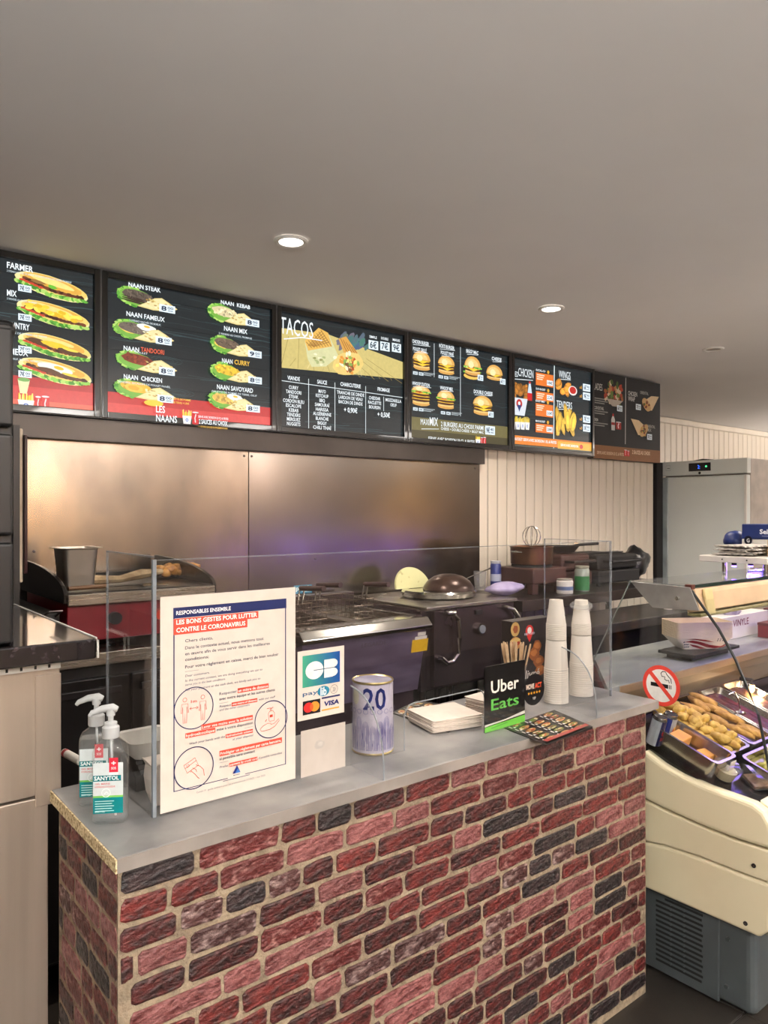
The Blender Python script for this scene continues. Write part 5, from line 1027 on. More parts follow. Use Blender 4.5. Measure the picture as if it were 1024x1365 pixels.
# jars, blue can, cloth
def jar(name, label, x, y, z, r, h, mb, ml, lidm, cat='jar', lab=(.2, .7)):
    t = thing(name, label, cat, (x, y, z)); MB().lathe([(r*.95, 0), (r, .005), (r, h*.85), (r*.85, h*.93)], (x, y, z), 24).build('jar_body', mb, t, smooth=True); MB().lathe([(r*.9, h*.91), (r*.95, h*.93), (r*.95, h), (.001, h)], (x, y, z), 24).build('lid', lidm, t, smooth=True)
    MB().lathe([(r+.0006, h*lab[0]), (r+.0006, h*lab[1])], (x, y, z), 24, c0=False, c1=False).build('label_band', ml, t, smooth=True)
GRN = mat('green label', (30, 120, 60), .5); q = at(753, 793, Y=2.70); jar('sauce_jar', 'squat white sauce jar with a blue band on the right bench', q.x, 2.70, zb2, .048, .085, WHITE, mat('blue band', (90, 110, 150), .5), mat('grey lid', (150, 150, 140), .4), lab=(.25, .5))
q = at(776, 792, Y=2.72); jar('sauce_jar', 'taller sauce jar with a green label on the right bench', q.x, 2.72, zb2, .044, .15, mat('jar glass', (150, 160, 150), .2), GRN, mat('pale lid', (170, 170, 150), .4), lab=(.05, .6))
q = at(661, 790, Y=3.0); jar('spray_can', 'blue and white spray can standing behind the oven top', q.x, 3.0, zo, .032, .17, mat('blue can', (40, 56, 130), .3), mat('white can band', (180, 186, 210), .35), mat('white cap', (200, 204, 214), .4), 'spray can', lab=(.3, .55))
me = lump(.10, 4, (1.25, .8, .38), 3, .3); me.materials.append(mat('lilac cloth', (168, 158, 190), .8, ns=12, c2=(140, 130, 168), bump=.4, bs=16)); o = bpy.data.objects.new('folded_cloth', me); C.objects.link(o); q = at(680, 788, Y=2.76); o.location = (q.x-.02, 2.78, zo+.035); tag(o, 'crumpled lilac cleaning cloth at the right end of the oven top', 'cloth')
q0 = at(622, 778, Y=3.08); t = thing('dough_roller', 'slim steel rod leaning over the back of the hotplate', 'rod', (q0.x, 3.08, zo)); MB().tube([(q0.x-.05, 3.06, zo+.06), (q0.x+.28, 3.12, zo+.125)], .005, 8).build('rod', STEELP, t, smooth=True)
cup('plastic_tumbler', 'clear plastic tumbler between the hotplate and the spray can', at(640, 790, Y=3.0).x, 3.0, zo+.005, .03, .038, .11, glassy('thin plastic cup'))
# ================================================================ UPRIGHT FRIDGE
FX = 5.60; FY0 = at(996, 650, X=FX).y; FY1 = at(882, 650, X=FX).y; FZ = at(996, 610, X=FX).z
t = thing('upright_fridge', 'tall pale grey upright commercial fridge with a small blue display', 'fridge', (FX+.35, (FY0+FY1)/2, 0))
FM = mat('pale grey fridge enamel', (214, 220, 216), .35, ns=2, c2=(206, 212, 208)); FM2 = mat('fridge side enamel', (178, 168, 158), .4)
MB().box(FX+.06, FY0, .08, FX+.78, FY1, FZ).build('cabinet', FM2, t, bevel=.006)
MB().box(FX, FY0-.002, FZ-.115, FX+.062, FY1+.002, FZ).build('top_fascia', FM, t, bevel=.006)
dr = MB().box(FX+.006, FY0, .12, FX+.058, FY1, FZ-.125).build('door', FM, t, bevel=.008)
MB().box(FX-.004, FY1-.055, .12, FX+.01, FY1-.006, FZ-.13).build('grip_strip', mat('grip strip', (158, 170, 170), .35), dr, bevel=.004)
MB().box(FX+.0, FY0+.003, .12, FX+.012, FY0+.022, FZ-.13).build('edge_strip', WHITE, dr, bevel=.002)
dp = MB().box(FX-.004, FY0+.28, FZ-.085, FX+.004, FY0+.46, FZ-.02).build('display', BLK, t, bevel=.002)
P = PR('X', FX-.005, 1e-4)
P.text('2', -(FY0+.385), FZ-.065, .028, (60, 110, 255), width=.014); P.text(':', -(FY0+.37), FZ-.065, .028, (60, 110, 255), width=.006); P.blob(-(FY0+.315), FZ-.05, .008, .008, (80, 220, 140), 10); P.build('lit_digits', printmat('lit digits', 1.6), dp)
MB().tube([(FX-.003, FY0+.37, FZ-.10), (FX+.002, FY0+.37, FZ-.10)], .010, 12).build('lock', BLKM, t)
P = PR('X', FX-.0008, 1e-4); P.stroke([(-(FY1-.04), FZ-.03), (-(FY1-.08), FZ-.03), (-(FY1-.08), FZ-.07), (-(FY1-.04), FZ-.07)], .002, (120, 120, 118), True); P.rect(-(FY1-.05), FZ-.055, -(FY1-.075), FZ-.05, (120, 120, 118)); P.build('rating_badge', PGLOSS, t)
for a in (.05, .7):
    for b in (FY0+.05, FY1-.05): MB().lathe([(.02, 0), (.02, .085)], (FX+a+.03, b, 0), 10).build('foot', BLKM, t)
t = MB().tube([(FX+.25, FY1-.13, FZ+.010), (FX+.22, FY1-.24, FZ+.016), (FX+.28, FY1-.32, FZ+.012)], [.008, .012, .007], 6).build('black_scraper', BLKM); tag(t, 'small black scraper lying on top of the upright fridge', 'scraper')
# ================================================================ DISPLAY CASE
XC = 2.40; XE = 4.9
dc = thing('display_case', 'refrigerated display case with cream side panels, grey louvred base and curved glass', 'display case', (3.2, 1.5, 0))
CRM = mat('cream plastic', (228, 218, 186), .36, ns=3, c2=(221, 210, 178), coat=.2)
up = [(1.49, .792), (1.47, .784), (1.41, .758), (1.34, .738), (1.25, .726), (1.15, .721), (1.10, .717), (1.065, .70), (1.045, .67), (1.035, .62), (1.035, .588)]
l1 = [(1.15, .584), (1.27, .590), (1.40, .603), (1.49, .616)]
MB().prism(up+l1, 'x', XC, XC+.05).build('upper_side_panel', CRM, dc, bevel=.016, seg=3)
mid = [(1.49, .611), (1.40, .598), (1.27, .585), (1.15, .579), (1.04, .583), (1.035, .484), (1.15, .482), (1.27, .484), (1.40, .478), (1.49, .464)]
MB().prism(mid, 'x', XC+.001, XE).build('middle_side_panel', CRM, dc, bevel=.005, seg=2)
low = [(1.49, .459), (1.40, .473), (1.27, .479), (1.15, .477), (1.036, .479), (1.05, .33), (1.08, .297), (1.49, .297)]
MB().prism(low, 'x', XC+.001, XE).build('lower_side_panel', CRM, dc, bevel=.010, seg=3)
MB().prism([(y, z) for y, z in up if y < 1.12]+[(1.10, .588)], 'x', XC+.052, XE).build('front_panel', CRM, dc, bevel=.004)
MB().box(XC+.03, 1.06, .30, XE, 1.485, .64).build('core', mat('core grey', (120, 112, 96), .6), dc)
for px, py in [(1005, 1154), (994, 1231)]:
    p = at(px, py, X=XC); sc0 = MB().tube([(XC-.002, p.y, p.z), (XC+.004, p.y, p.z)], .007, 14).build('screw_cap', BLKM, dc); MB().tube([(XC-.003, p.y, p.z), (XC, p.y, p.z)], .003, 8).build('screw', STEELP, sc0)
# grey base with louvres (black strips on the panel stand for the shaded slots)
BG = mat('grey base plastic', (72, 78, 80), .42, ns=6, c2=(64, 69, 71))
MB().box(XC+.035, 1.105, .004, XE, 1.50, .30).build('base_body', BG, dc, bevel=.03, seg=4)
MB().box(XC+.030, 1.225, .006, XC+.04, 1.50, .30).build('end_grille', BG, dc, bevel=.003)
p_ = at(872, 1190, X=XC+.03)
for k in range(14):
    z = .268-.0175*k
    MB().box(XC+.0285, 1.28+(.004 if k % 2 else 0), z, XC+.0315, (1.455 if k not in (0,) else 1.42), z+.0078).build('louvre_slot', BLKM, dc)
for k in range(13):
    for yy in (1.345, 1.395): MB().box(XC+.0275, yy, .258-.0175*k, XC+.0305, yy+.006, .267-.0175*k).build('louvre_rib', BG, dc)
for yy, zz in ((1.20, .07), (1.195, .23)): MB().tube([(XC+.028, yy, zz), (XC+.036, yy, zz)], .007, 12).build('base_screw', mat('grey screw', (52, 56, 58), .5), dc)
# deck, inner back wall, marble top
sl = .34; zd = .665; th = math.atan(sl)
def DZ(y, off=0): return zd+(y-1.1)*sl+off
DK = mat('black deck', (24, 24, 27), .18, ns=30, coat=.4)
MB().prism([(1.10, .60), (1.66, .60), (1.66, DZ(1.66)), (1.10, DZ(1.10))], 'x', XC+.03, XE).build('well_deck', DK, dc)
INW = mat('tan inner panel', (112, 92, 68), .5, ns=5, c2=(96, 78, 58), stretch=(.4, 1, 3))
MARB = mat('marbled grey laminate', (150, 152, 148), .3, ns=3.5, c2=(112, 116, 116), nd=9, ramp=(.35, .62), stretch=(1, 2, 1))
MB().box(XC+.02, 1.595, ZC-.032, 5.4, 1.615, ZC-.002).build('worktop_edging', mat('tan edging', (138, 112, 82), .45, ns=4), dc, bevel=.002)
for k, (y0, y1, za, zb) in enumerate([(1.605, 1.65, .925, ZC-.035), (1.60, 1.63, .905, .955), (1.632, 1.65, .845, .922)]):
    if k == 1: continue
    MB().box(XC+.02, y0+.006*(k == 0), za+.003, 5.4, y1, zb).build('inner_panel', INW, dc, bevel=.003)
MB().box(XC+.02, 1.65, .0, 5.4, 1.67, ZC-.035).build('back_panel', INW, dc)
MB().loft([[(x, y, z) for x, y in [(2.345, 1.598), (5.4, 1.598), (5.4, 2.02), (2.85, 2.02)]] for z in (ZC-.030, ZC)]).build('service_worktop', MARB, dc, bevel=.002)
MB().box(2.9, 1.70, .02, 5.4, 1.98, ZC-.032).build('rear_cabinet', mat('rear cabinet', (40, 37, 36), .5), dc)
# glazing
XG = XC+.018
curve = [(922, 787), (936, 807), (958, 838), (980.6, 879), (997, 918), (1011, 952), (1022, 1005)]
cv = [at(a, b, X=XG) for a, b in curve]; cv = [(p.y, p.z) for p in cv]; cv += [(1.05, .80), (1.052, .74)]
GL = glassy('display glass', (.95, .97, .965), 1.46)
m = MB(); m.loft([[(XG+.006, a, b) for a, b in cv], [(XE, a, b) for a, b in cv]], False, False, closed=False); m.build('curved_front_glass', GL, dc, smooth=True)
tl, tr = at(841, 773.5, X=XG), at(921, 782, X=XG); bl = at(794, 874, X=XG)
endp = [(tl.y, tl.z), (bl.y, bl.z), (bl.y+.03, ZC+.002), (1.60, ZC+.002), (1.58, .86), (1.47, .79)]+[(1.41, .764), (1.34, .744), (1.25, .732), (1.12, .727)]+list(reversed(cv))[1:]
MB().prism(endp, 'x', XG-.003, XG+.003).build('end_glass', GL, dc)
MB().tube([(XG, a, b) for a, b in cv], .0048, 8).build('black_glass_seal', mat('seal', (30, 32, 32), .3), dc, smooth=True)
MB().tube([(XG, tl.y, tl.z), (XG, bl.y, bl.z), (XG, bl.y+.03, ZC)], .0025, 6).build('glass_edge', mat('glass edge', (120, 130, 126), .3), dc, smooth=True)
TG = glassy('top glass', (.78, .83, .81), 1.5, film=.05)
MB().box(XG-.004, tr.y+.004, 1.388, XE, tl.y+.01, 1.396).build('top_glass', TG, dc, bevel=.002)
MB().box(XG+.01, tr.y-.003, 1.386, XE, tr.y+.005, 1.398).build('green_glass_edge', mat('green glass edge', (22, 42, 38), .15), dc)
MB().box(XG-.005, tr.y-.006, 1.383, XG+.02, tr.y+.02, 1.4).build('corner_clip', mat('brown clip', (84, 36, 26), .4), dc, bevel=.002)
br = [at(a, b, X=XG-.004) for a, b in [(841, 775), (920.6, 783), (933, 814), (870.5, 810)]]
MB().prism([(p.y, p.z) for p in br], 'x', XG-.007, XG-.0035).build('steel_end_bracket', mat('bracket steel', (178, 176, 172), .4, .7, ns=6, c2=(140, 138, 136)), dc, bevel=.001)
p = at(903.5, 797.5, X=XG-.008); MB().tube([(XG-.016, p.y, p.z), (XG-.006, p.y, p.z)], .007, 14).build('bracket_bolt', STEELP, dc, smooth=True)
z1 = 1.384; MB().prism([(tr.y-.008, z1), (tr.y+.03, z1), (tr.y+.02, z1-.085), (tr.y-.028, z1-.075)], 'x', XG+.012, XE).build('light_fascia', mat('peach fascia', (216, 182, 146), .4), dc, bevel=.004)
MB().box(XG+.012, tr.y-.03, z1-.095, XE, tr.y+.02, z1-.083).build('clear_rail', mat('olive rail', (150, 140, 96), .3), dc, bevel=.003)
p0 = at(944, 790, X=XG+.03); MB().prism([(tr.y-.012, z1-.004), (tr.y-.030, z1-.088), (tr.y-.038, z1-.088), (tr.y-.022, z1+.002)], 'x', XG+.05, XG+.105).build('glass_hinge_clip', mat('cream clip', (214, 194, 140), .4), dc, bevel=.003)
LEDM = mat('violet led strip', (128, 90, 255), .4, emit=8.)
MB().box(XG+.08, tr.y+.034, z1-.060, XE-.05, tr.y+.044, z1-.048).build('violet_led_strip', LEDM, dc)
light('case_led', 'AREA', (XG+1.2, tr.y+.09, z1-.06), 2.2, (.45, .30, 1), 2.1, shape='RECTANGLE', sy=.03)
# hot lamp reflection, built as a warm bulb deep in the case
t = thing('lamp_glint', 'small warm bulb glowing inside the display case behind the pans', 'bulb', (3.30, 1.50, 1.0)); q = at(1003, 919, Y=1.53)
t.location = tuple(q); MB().lathe([(.001, -.016), (.012, -.012), (.016, 0), (.012, .012), (.008, .02)], tuple(q), 16).build('glint_body', mat('warm glow', (255, 190, 110), .4, emit=14.), t, smooth=True); MB().tube([(q.x, q.y, q.z+.018), (q.x, q.y, q.z+.04), (q.x, 1.583, q.z+.04)], .009, 10).build('glint_holder', DKST, t, smooth=True)
light('glint_lamp', 'POINT', (q.x-.02, q.y-.04, q.z), 1.2, (1, .6, .3), .02)  # point lamp added to spread the glow of the built reflection
# no smoking sticker on the end glass
pc = at(881.5, 914, X=XG-.0035); r_ = .072; t = thing('no_smoking_sticker', 'round red and white no-smoking sticker on the display case end glass', 'sticker', tuple(pc))
MB().prism([(pc.y+r_*math.cos(2*PI*k/40), pc.z+r_*math.sin(2*PI*k/40)) for k in range(40)], 'x', XG-.0045, XG-.0035).build('disc', mat('red vinyl', (214, 66, 54), .4), t)
P = PR('X', XG-.0047, 5e-5); a, b = -pc.y, pc.z; P.blob(a, b, r_*.99, r_*.99, (218, 70, 58), 40); P.blob(a, b, r_*.80, r_*.80, (236, 234, 230), 40)
P.rect(a-.040, b-.006, a+.028, b+.008, (20, 20, 22)); [P.rect(a+.031+.006*k, b-.006, a+.034+.006*k, b+.008, (60, 60, 62)) for k in range(2)]
P.stroke([(a+.006, b+.052), (a+.0, b+.044), (a+.004, b+.034), (a+.016, b+.034), (a+.014, b+.026), (a+.022, b+.022), (a+.030, b+.024), (a+.032, b+.014)], .003, (20, 20, 22)); P.stroke([(a+.006, b+.052), (a+.018, b+.052), (a+.022, b+.044), (a+.032, b+.034), (a+.038, b+.030), (a+.040, b+.014)], .003, (20, 20, 22))
P.stroke([(a-r_*.62, b+r_*.62), (a+r_*.62, b-r_*.62)], .015, (218, 70, 58)); P.build('pictogram', PPAPER, t)
# pans on the sloping deck ------------------------------------------------
PAN = mat('pan steel', (196, 190, 184), .2, 1., ns=6, c2=(170, 164, 158))
def pan(label, x, y, w_, l_, h, fill=None, rz=0, flange=.010):
    t = thing('food_pan', label, 'food pan', (x, y, DZ(y, .003)), 'steel food pans on the display deck'); t.rotation_euler = (th, 0, rz)
    R = [(w_*.84, l_*.9, 0), (w_*.90, l_*.95, .012), (w_, l_, h-.004), (w_+flange*2, l_+flange*2, h-.002), (w_+flange*2, l_+flange*2, h), (w_, l_, h), (w_*.97, l_*.985, h-.008), (w_*.87, l_*.93, .014), (w_*.80, l_*.88, .004)]
    m = MB(); m.loft([rrect(ww, ll, .022, 4, z=zz) for ww, ll, zz in R]); o = m.build('shell', PAN, t, smooth=True); o.matrix_parent_inverse = Matrix.Identity(4)
    if fill:
        f = MB(); f.loft([rrect(w_*.88, l_*.93, .02, 4, z=fill[0]-.004), rrect(w_*.9, l_*.94, .02, 4, z=fill[0])]); o = f.build('sauce', fill[1], t, smooth=False); o.matrix_parent_inverse = Matrix.Identity(4)
    return t
def onpan(t, x, y, z): return t.matrix_basis @ Vector((x, y, z)) if False else (Matrix.Translation(t.location) @ t.rotation_euler.to_matrix().to_4x4()) @ Vector((x, y, z))
pA = pan('small deep steel pan holding orange cheese blocks, nearest the counter', 2.512, 1.375, .125, .225, .08)
pB = pan('long steel pan heaped with battered nuggets', XC+.325, 1.50, .15, .30, .07) if False else pan('long steel pan heaped with battered nuggets', 2.678, 1.45, .155, .32, .06)
pC = pan('long steel pan of breaded chicken tenders right of the nuggets', 2.865, 1.45, .165, .32, .06)
pD = pan('shallow steel pan of pale green pickled peppers at the front right', 2.79, 1.205, .27, .125, .055, (.030, mat('pickle brine', (150, 140, 70), .15, ns=16, c2=(96, 90, 40))))
pE = pan('long steel pan of dark red sauce at the back right', 3.055, 1.45, .165, .32, .06, (.036, mat('red stew', (110, 40, 26), .3, ns=24, c2=(60, 22, 16), bump=.6, bs=40)))
pF = pan('wide steel pan with brown stew beyond the red sauce pan', 3.25, 1.45, .165, .32, .06, (.034, mat('brown stew', (96, 60, 34), .35, ns=20, c2=(56, 34, 22), bump=.6, bs=40)))
NUG = mat('battered nugget', (206, 170, 84), .6, ns=30, c2=(166, 124, 50), bump=.7, bs=60, rand=.14); TEN = mat('breaded tender', (196, 150, 76), .65, ns=36, c2=(150, 106, 46), bump=.7, bs=80, rand=.12)
ng = [lump(.023, k+20, (1.25, 1.0, .75), 2, .35) for k in range(4)]; sp = []
for j in range(9):
    for i in range(3):
        sp.append(tuple(onpan(pB, -.048+.048*i+random.uniform(-.010, .010), -.132+.033*j+random.uniform(-.008, .008), .046+random.uniform(0, .010)+.010*(i == 1))))
for j in range(8):
    for i in range(2): sp.append(tuple(onpan(pB, -.026+.05*i+random.uniform(-.01, .01), -.11+.032*j+random.uniform(-.01, .01), .072+random.uniform(0, .012))))
scatter('nugget', ng, NUG, sp, 'golden battered nugget in the heap in the long steel pan', 'nugget', 'nuggets in the steel pan')
tm = [lump(.030, k+40, (.62, 2.0, .5), 2, .22) for k in range(3)]
for me in tm: me.materials.append(TEN)
for i, (x, y, z, rz) in enumerate([(-.05, .10, .05, .3), (0, .10, .058, -.5), (.045, .05, .055, .25), (-.04, .0, .055, -.3), (.02, -.02, .066, .35), (-.03, -.09, .058, .2), (.035, -.10, .056, -.2), (0, -.115, .062, .5), (.05, .11, .066, .1)]):
    o = bpy.data.objects.new('chicken_tender', tm[i % 3]); C.objects.link(o); o.location = tuple(onpan(pC, x, y, z)); o.rotation_euler = (th, 0, rz+.3); tag(o, 'long breaded chicken tender in the steel pan right of the nuggets', 'tender', 'breaded tenders in the steel pan')
CH = mat('orange cheese', (222, 160, 84), .45, ns=6, c2=(206, 142, 70))
for k, (x, y, z, a, w2, lab) in enumerate([(-.005, .055, .052, .1, (.085, .055, .038), 'large orange cheese block at the far end of the small pan'), (.01, -.025, .03, -.2, (.10, .045, .025), 'flat orange cheese piece lying low in the small pan'), (-.01, -.075, .03, .3, (.075, .04, .022), 'small orange cheese piece at the near end of the small pan')]):
    o = MB().box(-w2[0]/2, -w2[1]/2, -w2[2]/2, w2[0]/2, w2[1]/2, w2[2]/2).build('cheese_block', CH, bevel=.005, seg=2); o.location = tuple(onpan(pA, x, y, z)); o.rotation_euler = (th, 0, a); tag(o, lab, 'cheese', 'cheese pieces in the small pan')
pm = [lump(.016, k+60, (1.6, .8, .6), 2, .2) for k in range(3)]; sp = [tuple(onpan(pD, random.uniform(-.11, .11), random.uniform(-.045, .045), .038+.006*random.random())) for _ in range(16)]
scatter('pickled_pepper', pm, mat('pickled pepper', (166, 158, 66), .25, ns=10, c2=(130, 124, 44), rand=.15), sp, 'pale green pickled pepper in the front right pan', 'pepper', 'pickled peppers in the front right pan')
P = None; lb = MB().box(.02, -.1285, .02, .055, -.1265, .070).build('price_label', PAPER, pA); lb.matrix_parent_inverse = Matrix.Identity(4)
sp_n = bpy.data.objects
t = thing('serving_spoon', 'thin steel serving spoon standing in the red sauce pan', 'spoon', (3.10, 1.40, DZ(1.4, .05))); MB().tube([tuple(onpan(pE, -.02, 0, .04)), tuple(onpan(pE, -.045, .02, .10)), tuple(onpan(pE, -.08, .03, .135)), tuple(onpan(pE, -.10, .04, .12))], .003, 8).build('spoon_handle', STEELP, t, smooth=True)
MB().lathe([(.001, -.006), (.016, -.002), (.02, .004)], tuple(onpan(pE, -.02, 0, .042)), 16, c1=False).build('spoon_bowl', STEELP, t, smooth=True)
# drink cans beside the body
def drink(label, x, y, z, cols):
    t = thing('drink_can', label, 'drink can', (x, y, z), 'slim energy drink cans')
    t.rotation_euler = (th*.9, 0, 0)
    MB().lathe([(.020, 0), (.0255, .006), (.0255, .105), (.022, .114)], (0, 0, 0), 28).build('can_body', mat('silver can', (170, 172, 180), .25, 1.), t, smooth=True).matrix_parent_inverse = Matrix.Identity(4)
    MB().lathe([(.022, .113), (.023, .116), (.0215, .117), (.020, .114), (.001, .114)], (0, 0, 0), 28).build('can_lid', STEELP, t, smooth=True).matrix_parent_inverse = Matrix.Identity(4)
    P = PR('Y', 0, 1e-4); P.map = lambda a, b, k: ((.0258+k)*math.cos(-2.3+a), (.0258+k)*math.sin(-2.3+a), b)
    for k in range(16):
        a = k*2*PI/16; P.rect(a, .008, a+2*PI/16, .104, cols[(k//4) % 2])
    for a in (0.1, 3.2): P.blob(a+.6, .060, .32, .012, (196, 40, 44), 12); P.blob(a+.6, .066, .14, .010, (230, 180, 60), 10); [P.rect(a+.3+.12*k, .03, a+.38+.12*k, .044, (196, 40, 44)) for k in range(5)]
    P.build('printed_wrap', PGLOSS, t).matrix_parent_inverse = Matrix.Identity(4)
q = at(870, 1003, X=XC+.055); drink('dark blue and silver slim drink can standing nearest the brick counter', q.x, q.y, DZ(q.y, .006), [(26, 34, 84), (168, 170, 178)])
drink('slim drink can just behind the first one, beside the cheese pan', q.x+.062, q.y-.005, DZ(q.y, .006), [(168, 170, 178), (30, 44, 120)])
# clear lidded pot and clear salad triangle at the front edge
q = at(965, 1040, X=XC+.14); 
t = thing('sauce_pot', 'clear lidded plastic pot with pale sauce on the front edge of the deck', 'pot', (q.x, q.y, DZ(q.y, .004))); t.rotation_euler = (th, 0, 0)
MB().lathe([(.028, 0), (.030, .003), (.036, .034), (.001, .034)], (0, 0, 0), 28).build('sauce', mat('pale sauce', (206, 190, 150), .35), t, smooth=True).matrix_parent_inverse = Matrix.Identity(4)
MB().lathe([(.029, -.001), (.040, .045), (.045, .046), (.045, .052), (.040, .056), (.036, .060), (.001, .061)], (0, 0, 0), 32).build('clear_pot', glassy('clear pot plastic', (.9, .9, .93), 1.5, .05, film=.06), t, smooth=True).matrix_parent_inverse = Matrix.Identity(4)
t = thing('salad_box', 'clear wedge-shaped plastic salad box beside the sauce pot', 'plastic box', (q.x+.105, q.y-.075, DZ(q.y-.075, .008))); t.rotation_euler = (th, 0, -.5)
MB().prism([(-.05, 0), (.07, 0), (.07, .02), (-.05, .055)], 'y', -.04, .04).build('clear_shell', glassy('clear pot plastic'), t, bevel=.003).matrix_parent_inverse = Matrix.Identity(4)
MB().box(-.045, -.035, .002, .063, .035, .014).build('filling', mat('brown filling', (90, 62, 50), .5, ns=30, c2=(150, 120, 90)), t, bevel=.003).matrix_parent_inverse = Matrix.Identity(4)
# ================================================================ ON THE SERVICE WORKTOP
q0 = at(880, 871, Y=1.66); q1 = at(985, 880, Y=1.66)
t = thing('black_slab', 'black plastic slab under the stack of paper trays on the service worktop', 'slab', (3.25, 1.72, ZC)); sx0 = q0.x
MB().box(3.02, 1.625, ZC+.022, 3.42, 1.80, ZC+.036).build('slab', BLK, t, bevel=.003); MB().box(3.06, 1.66, ZC+.001, 3.38, 1.78, ZC+.022).build('riser', BLK, t)
TRY = mat('kraft tray paper', (214, 190, 152), .7); 
t0 = thing('paper_tray', 'boat-shaped red and white printed paper food tray nested in the stack on the black slab', 'paper tray', (3.20, 1.715, ZC+.038), 'stack of paper food trays')
m = MB(); m.loft([rrect(.17, .085, .012, 4, z=0), rrect(.27, .150, .016, 4, z=.055), rrect(.262, .142, .016, 4, z=.055), rrect(.167, .082, .012, 4, z=.003)]); nn = 16; m.m = [1 if 20 <= i < 60 or i == 61 else 0 for i in range(len(m.f))]; o = m.build('tray_wall', [mat('white tray outside', (226, 218, 206), .6), TRY], t0); o.matrix_parent_inverse = Matrix.Identity(4)
t0.rotation_euler = (0, 0, -.55)
for k in range(1, 12): dup(t0, (3.20, 1.715, ZC+.038+.0062*k))
P = PR('Y', 0, 6e-5); P.map = lambda a, b, k: (3.20+a, 1.715-.0425-.0325*b/.055-k-.0006, ZC+.038+b)
P.poly([(-.10, .036), (-.06, .044), (-.02, .036), (.03, .020), (.08, .012), (.11, .022), (.10, .008), (.06, .002), (.02, .008), (-.03, .026), (-.07, .034)], (130, 26, 36)); P.poly([(-.07, .026), (-.03, .018), (.02, .002), (-.01, .001), (-.05, .014)], (130, 26, 36)); P.poly([(-.09, .05), (-.05, .052), (0, .046), (.05, .032), (.0, .038), (-.05, .047)], (130, 26, 36))
for k in range(7): P.blob(-.085+.008*(k % 3)-.006*(k//3), .012+.012*(k//3), .0035, .0035, (60, 66, 90), 8)
for k in range(6): P.blob(.06+.012*(k % 3), .040+.008*(k//3), .003, .003, (60, 66, 90), 8)
pt_ = P.build('tray_print', PPAPER, t0); pt_.matrix_parent_inverse = Matrix.Translation(-Vector(t0.location))
# back bench behind with cup, glove box, cloth, red boxes
t = thing('rear_shelf_unit', 'dark steel shelf unit standing behind the service worktop', 'shelf unit', (3.6, 2.35, 0)); zs = at(860, 818, Y=2.3).z
MB().box(3.02, 2.2, zs-.05, 5.3, 2.55, zs).build('shelf_top', mat('dim shelf steel', (86, 82, 80), .4, .8), t, bevel=.003); [MB().box(x, y, 0, x+.04, y+.04, zs-.05).build('leg', DKST, t) for x in (3.04, 5.22) for y in (2.22, 2.48)]; MB().box(3.08, 2.24, .5, 5.22, 2.52, .53).build('lower_shelf', DKST, t); MB().box(3.06, 2.42, .53, 5.24, 2.45, zs-.05).build('back_sheet', BLKM, t)
q = at(895, 815, Y=2.3); cup('white_cup', 'small white plastic cup on the shelf unit behind the service worktop', q.x, 2.32, zs, .022, .032, .075, CUPM)
q0, q1 = at(960, 845, Y=1.82), at(1013, 826, Y=1.82)
t = thing('glove_box', 'white cardboard glove box with dark red lettering behind the curved glass', 'box', ((q0.x+q1.x)/2, 1.85, ZC)); zb0 = ZC+.001
MB().box(q0.x, 1.82, zb0, q1.x+.10, 1.93, zb0+.115).build('carton', WHITE, t, bevel=.002); P = PR('Y', 1.8195, 6e-5); P.text('VINYLE', q0.x+.135, zb0+.062, .034, (120, 40, 60), width=.17); P.stroke([(q0.x+.02, zb0+.03), (q0.x+.05, zb0+.045), (q0.x+.08, zb0+.025), (q0.x+.12, zb0+.04)], .005, (120, 60, 80)); P.build('lettering', PPAPER, t)
me = lump(.06, 12, (1., .7, 1.), 3, .5); me.materials.append(mat('tissue', (216, 208, 226), .8)); o = bpy.data.objects.new('plastic_glove', me); C.objects.link(o); o.location = (q0.x+.22, 1.875, zb0+.15); tag(o, 'crumpled pale plastic glove bulging from the glove box', 'glove')
for k, (x, y, w2, h, c, lab) in enumerate([(3.98, 1.72, .12, .075, (130, 30, 40), 'small dark red carton beside the glove box on the service worktop'), (4.25, 1.80, .16, .12, (140, 36, 44), 'larger red carton at the right end of the service worktop')]):
    t = thing('red_carton', lab, 'carton', (x, y, ZC)); MB().box(x-w2/2, y-.05, ZC+.001, x+w2/2, y+.05, ZC+h).build('carton', mat('red card %d' % k, c, .5), t, bevel=.002); MB().box(x-w2/2-.002, y-.052, ZC+h-.012, x+w2/2+.002, y+.052, ZC+h+.002).build('lid', mat('red card lid', (96, 26, 34), .5), t, bevel=.002)
# ================================================================ SHELF ABOVE THE CASE
zs0 = at(932, 748, X=3.0).z; zs1 = zs0+.026; ys1 = at(932, 745, X=3.0).y; ys0 = tr.y+.0
t = thing('top_shelf', 'white board shelf raised on short posts above the glass top of the case', 'shelf', (3.5, 1.45, 1.40))
MB().box(3.0, ys0, zs0, 4.6, ys1, zs1).build('board', mat('white shelf board', (222, 216, 206), .45), t, bevel=.003)
for x in (3.10, 3.9, 4.5):
    for y in (ys0+.05, ys1-.06): MB().tube([(x, y, 1.3965), (x, y, zs0)], .010, 12).build('post', STEELP, t, smooth=True)
for yy in (ys0+.08, ys1-.10): MB().tube([(2.998, yy, zs0+.013), (3.002, yy, zs0+.013)], .003, 8).build('screw', BLKM, t)
for k in range(5):
    y = ys1-.12-.045*k; x = 3.06+.05*k; o = MB().tube([(x, y, zs0-.001), (x, y, zs0-.014)], .010, 12).build('spot_housing', BLKM, t, smooth=True); MB().tube([(x, y, zs0-.014), (x, y, zs0-.020)], .009, 12).build('violet_led', LEDM, o)
light('shelf_led', 'POINT', (3.2, (ys0+ys1)/2, zs0-.03), .35, (.45, .3, 1), .03)
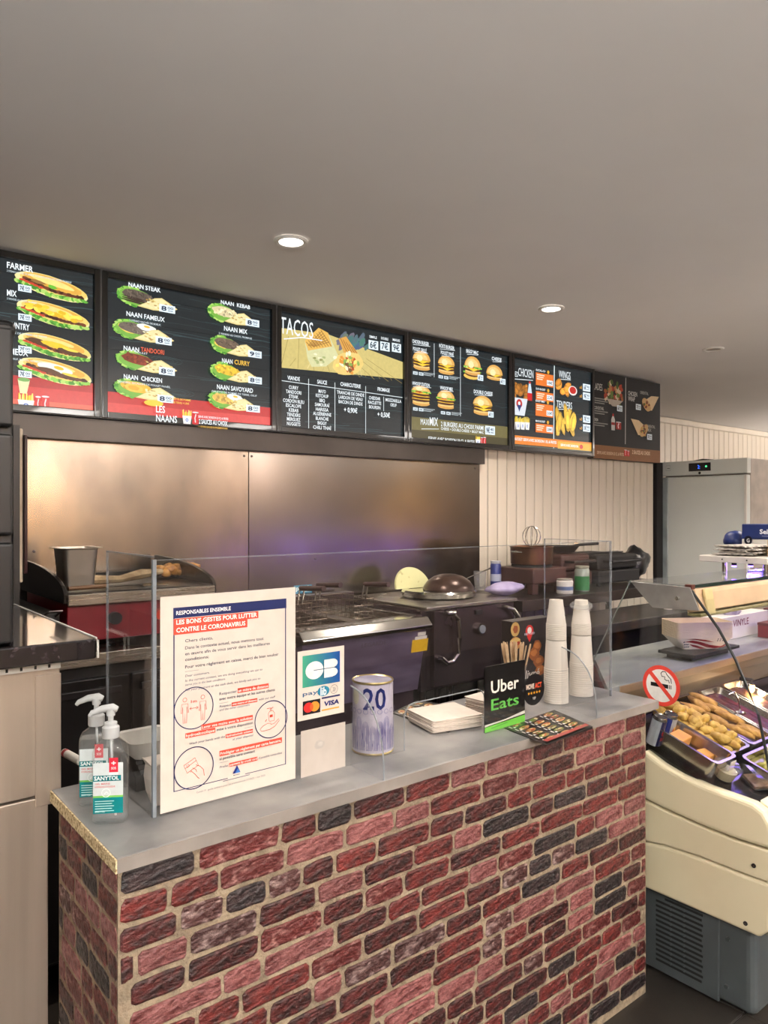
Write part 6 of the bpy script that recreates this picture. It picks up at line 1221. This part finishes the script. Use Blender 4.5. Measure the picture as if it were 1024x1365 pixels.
# newspapers, blue box, boxes
rg = random.Random(2); NP = mat('newsprint', (186, 180, 172), .85, ns=50, c2=(110, 106, 102), ramp=(.45, .6)); 
t = thing('newspaper_stack', 'untidy stack of newspapers lying on the white shelf board', 'newspapers', (3.17, 1.5, zs1))
for k in range(7): o = MB().prism([(-.07, 0), (.08, 0), (.085, .004), (-.065, .005)], 'x', -.12, .12).build('newspaper', NP, t); o.matrix_parent_inverse = Matrix.Identity(4); o.location = (rg.uniform(-.02, .02), rg.uniform(-.015, .015), .001+.0062*k); o.rotation_euler = (0, 0, rg.uniform(-.25, .25)); 
t.location = (3.16, ys1-.135, zs1)
xb = 3.36; yb0, yb1 = ys0+.02, ys0+.30
bxm = mat('navy carton', (28, 46, 104), .4)
t = thing('blue_salt_box', 'navy blue and white carton standing on the white shelf board', 'box', (xb, yb0, zs1)); zt0 = zs1+.128
MB().box(xb, yb0, zs1+.0005, xb+.10, yb1-.03, zs1+.06).build('white_lower', mat('white carton', (214, 212, 208), .5), t, bevel=.002); MB().box(xb-.002, yb0, zs1+.0605, xb+.102, yb1-.03, zt0).build('blue_upper', bxm, t, bevel=.004)
P = PR('X', xb-.003, 8e-5); P.text('Sel fin', -(yb1-.11), zs1+.085, .020, (232, 234, 240), width=.075, bold=.03); P.rect(-(yb1-.12), zs1+.074, -(yb1-.16), zs1+.076, (150, 160, 190)); P.blob(-(yb1-.06), zs1+.055, .018, .020, (26, 28, 40), 18); P.text('G', -(yb1-.06)-.007, zs1+.046, .017, (225, 225, 225), width=.013, bold=.02); P.build('lettering', PGLOSS, t)
q = thing('blue_bag', 'rounded blue packet lying behind the navy carton on the shelf', 'packet', (xb, yb1, zs1)); me = lump(.055, 31, (.8, .9, .8), 3, .15); me.materials.append(bxm); o = bpy.data.objects.new('packet_body', me); C.objects.link(o); o.parent = q; o.location = (.07, .035, .05)
t = thing('wooden_boxes', 'stack of two pale wooden trays at the near end of the shelf board', 'wooden trays', (3.14, ys0+.06, zs1))
for k in range(2): MB().box(3.10, ys0-.005, zs1+.001+.036*k, 3.24, ys0+.045, zs1+.034+.036*k).build('tray', WOOD, t, bevel=.004)
t = thing('paper_packet', 'white paper corner standing up behind the navy carton', 'paper', (3.52, 1.45, zs1)); MB().prism([(yb0+.02, zs1+.001), (yb0+.16, zs1+.001), (yb0+.11, zt0+.045), (yb0+.09, zt0+.045)], 'x', 3.50, 3.504).build('sheet', PAPER, t)
t = thing('led_bar', 'violet lit clear bar under the white shelf board', 'light', (3.2, ys0+.1, 1.40)); MB().box(3.05, ys0+.06, 1.398, 3.6, ys0+.10, 1.412).build('bar_housing', glassy('violet acrylic', (.55, .5, .9), 1.45, film=.2), t); [MB().lathe([(.006, 0), (.006, .004), (.001, .005)], (3.08+.1*k, ys0+.08, 1.4122), 10).build('led', LEDM, t) for k in range(5)]
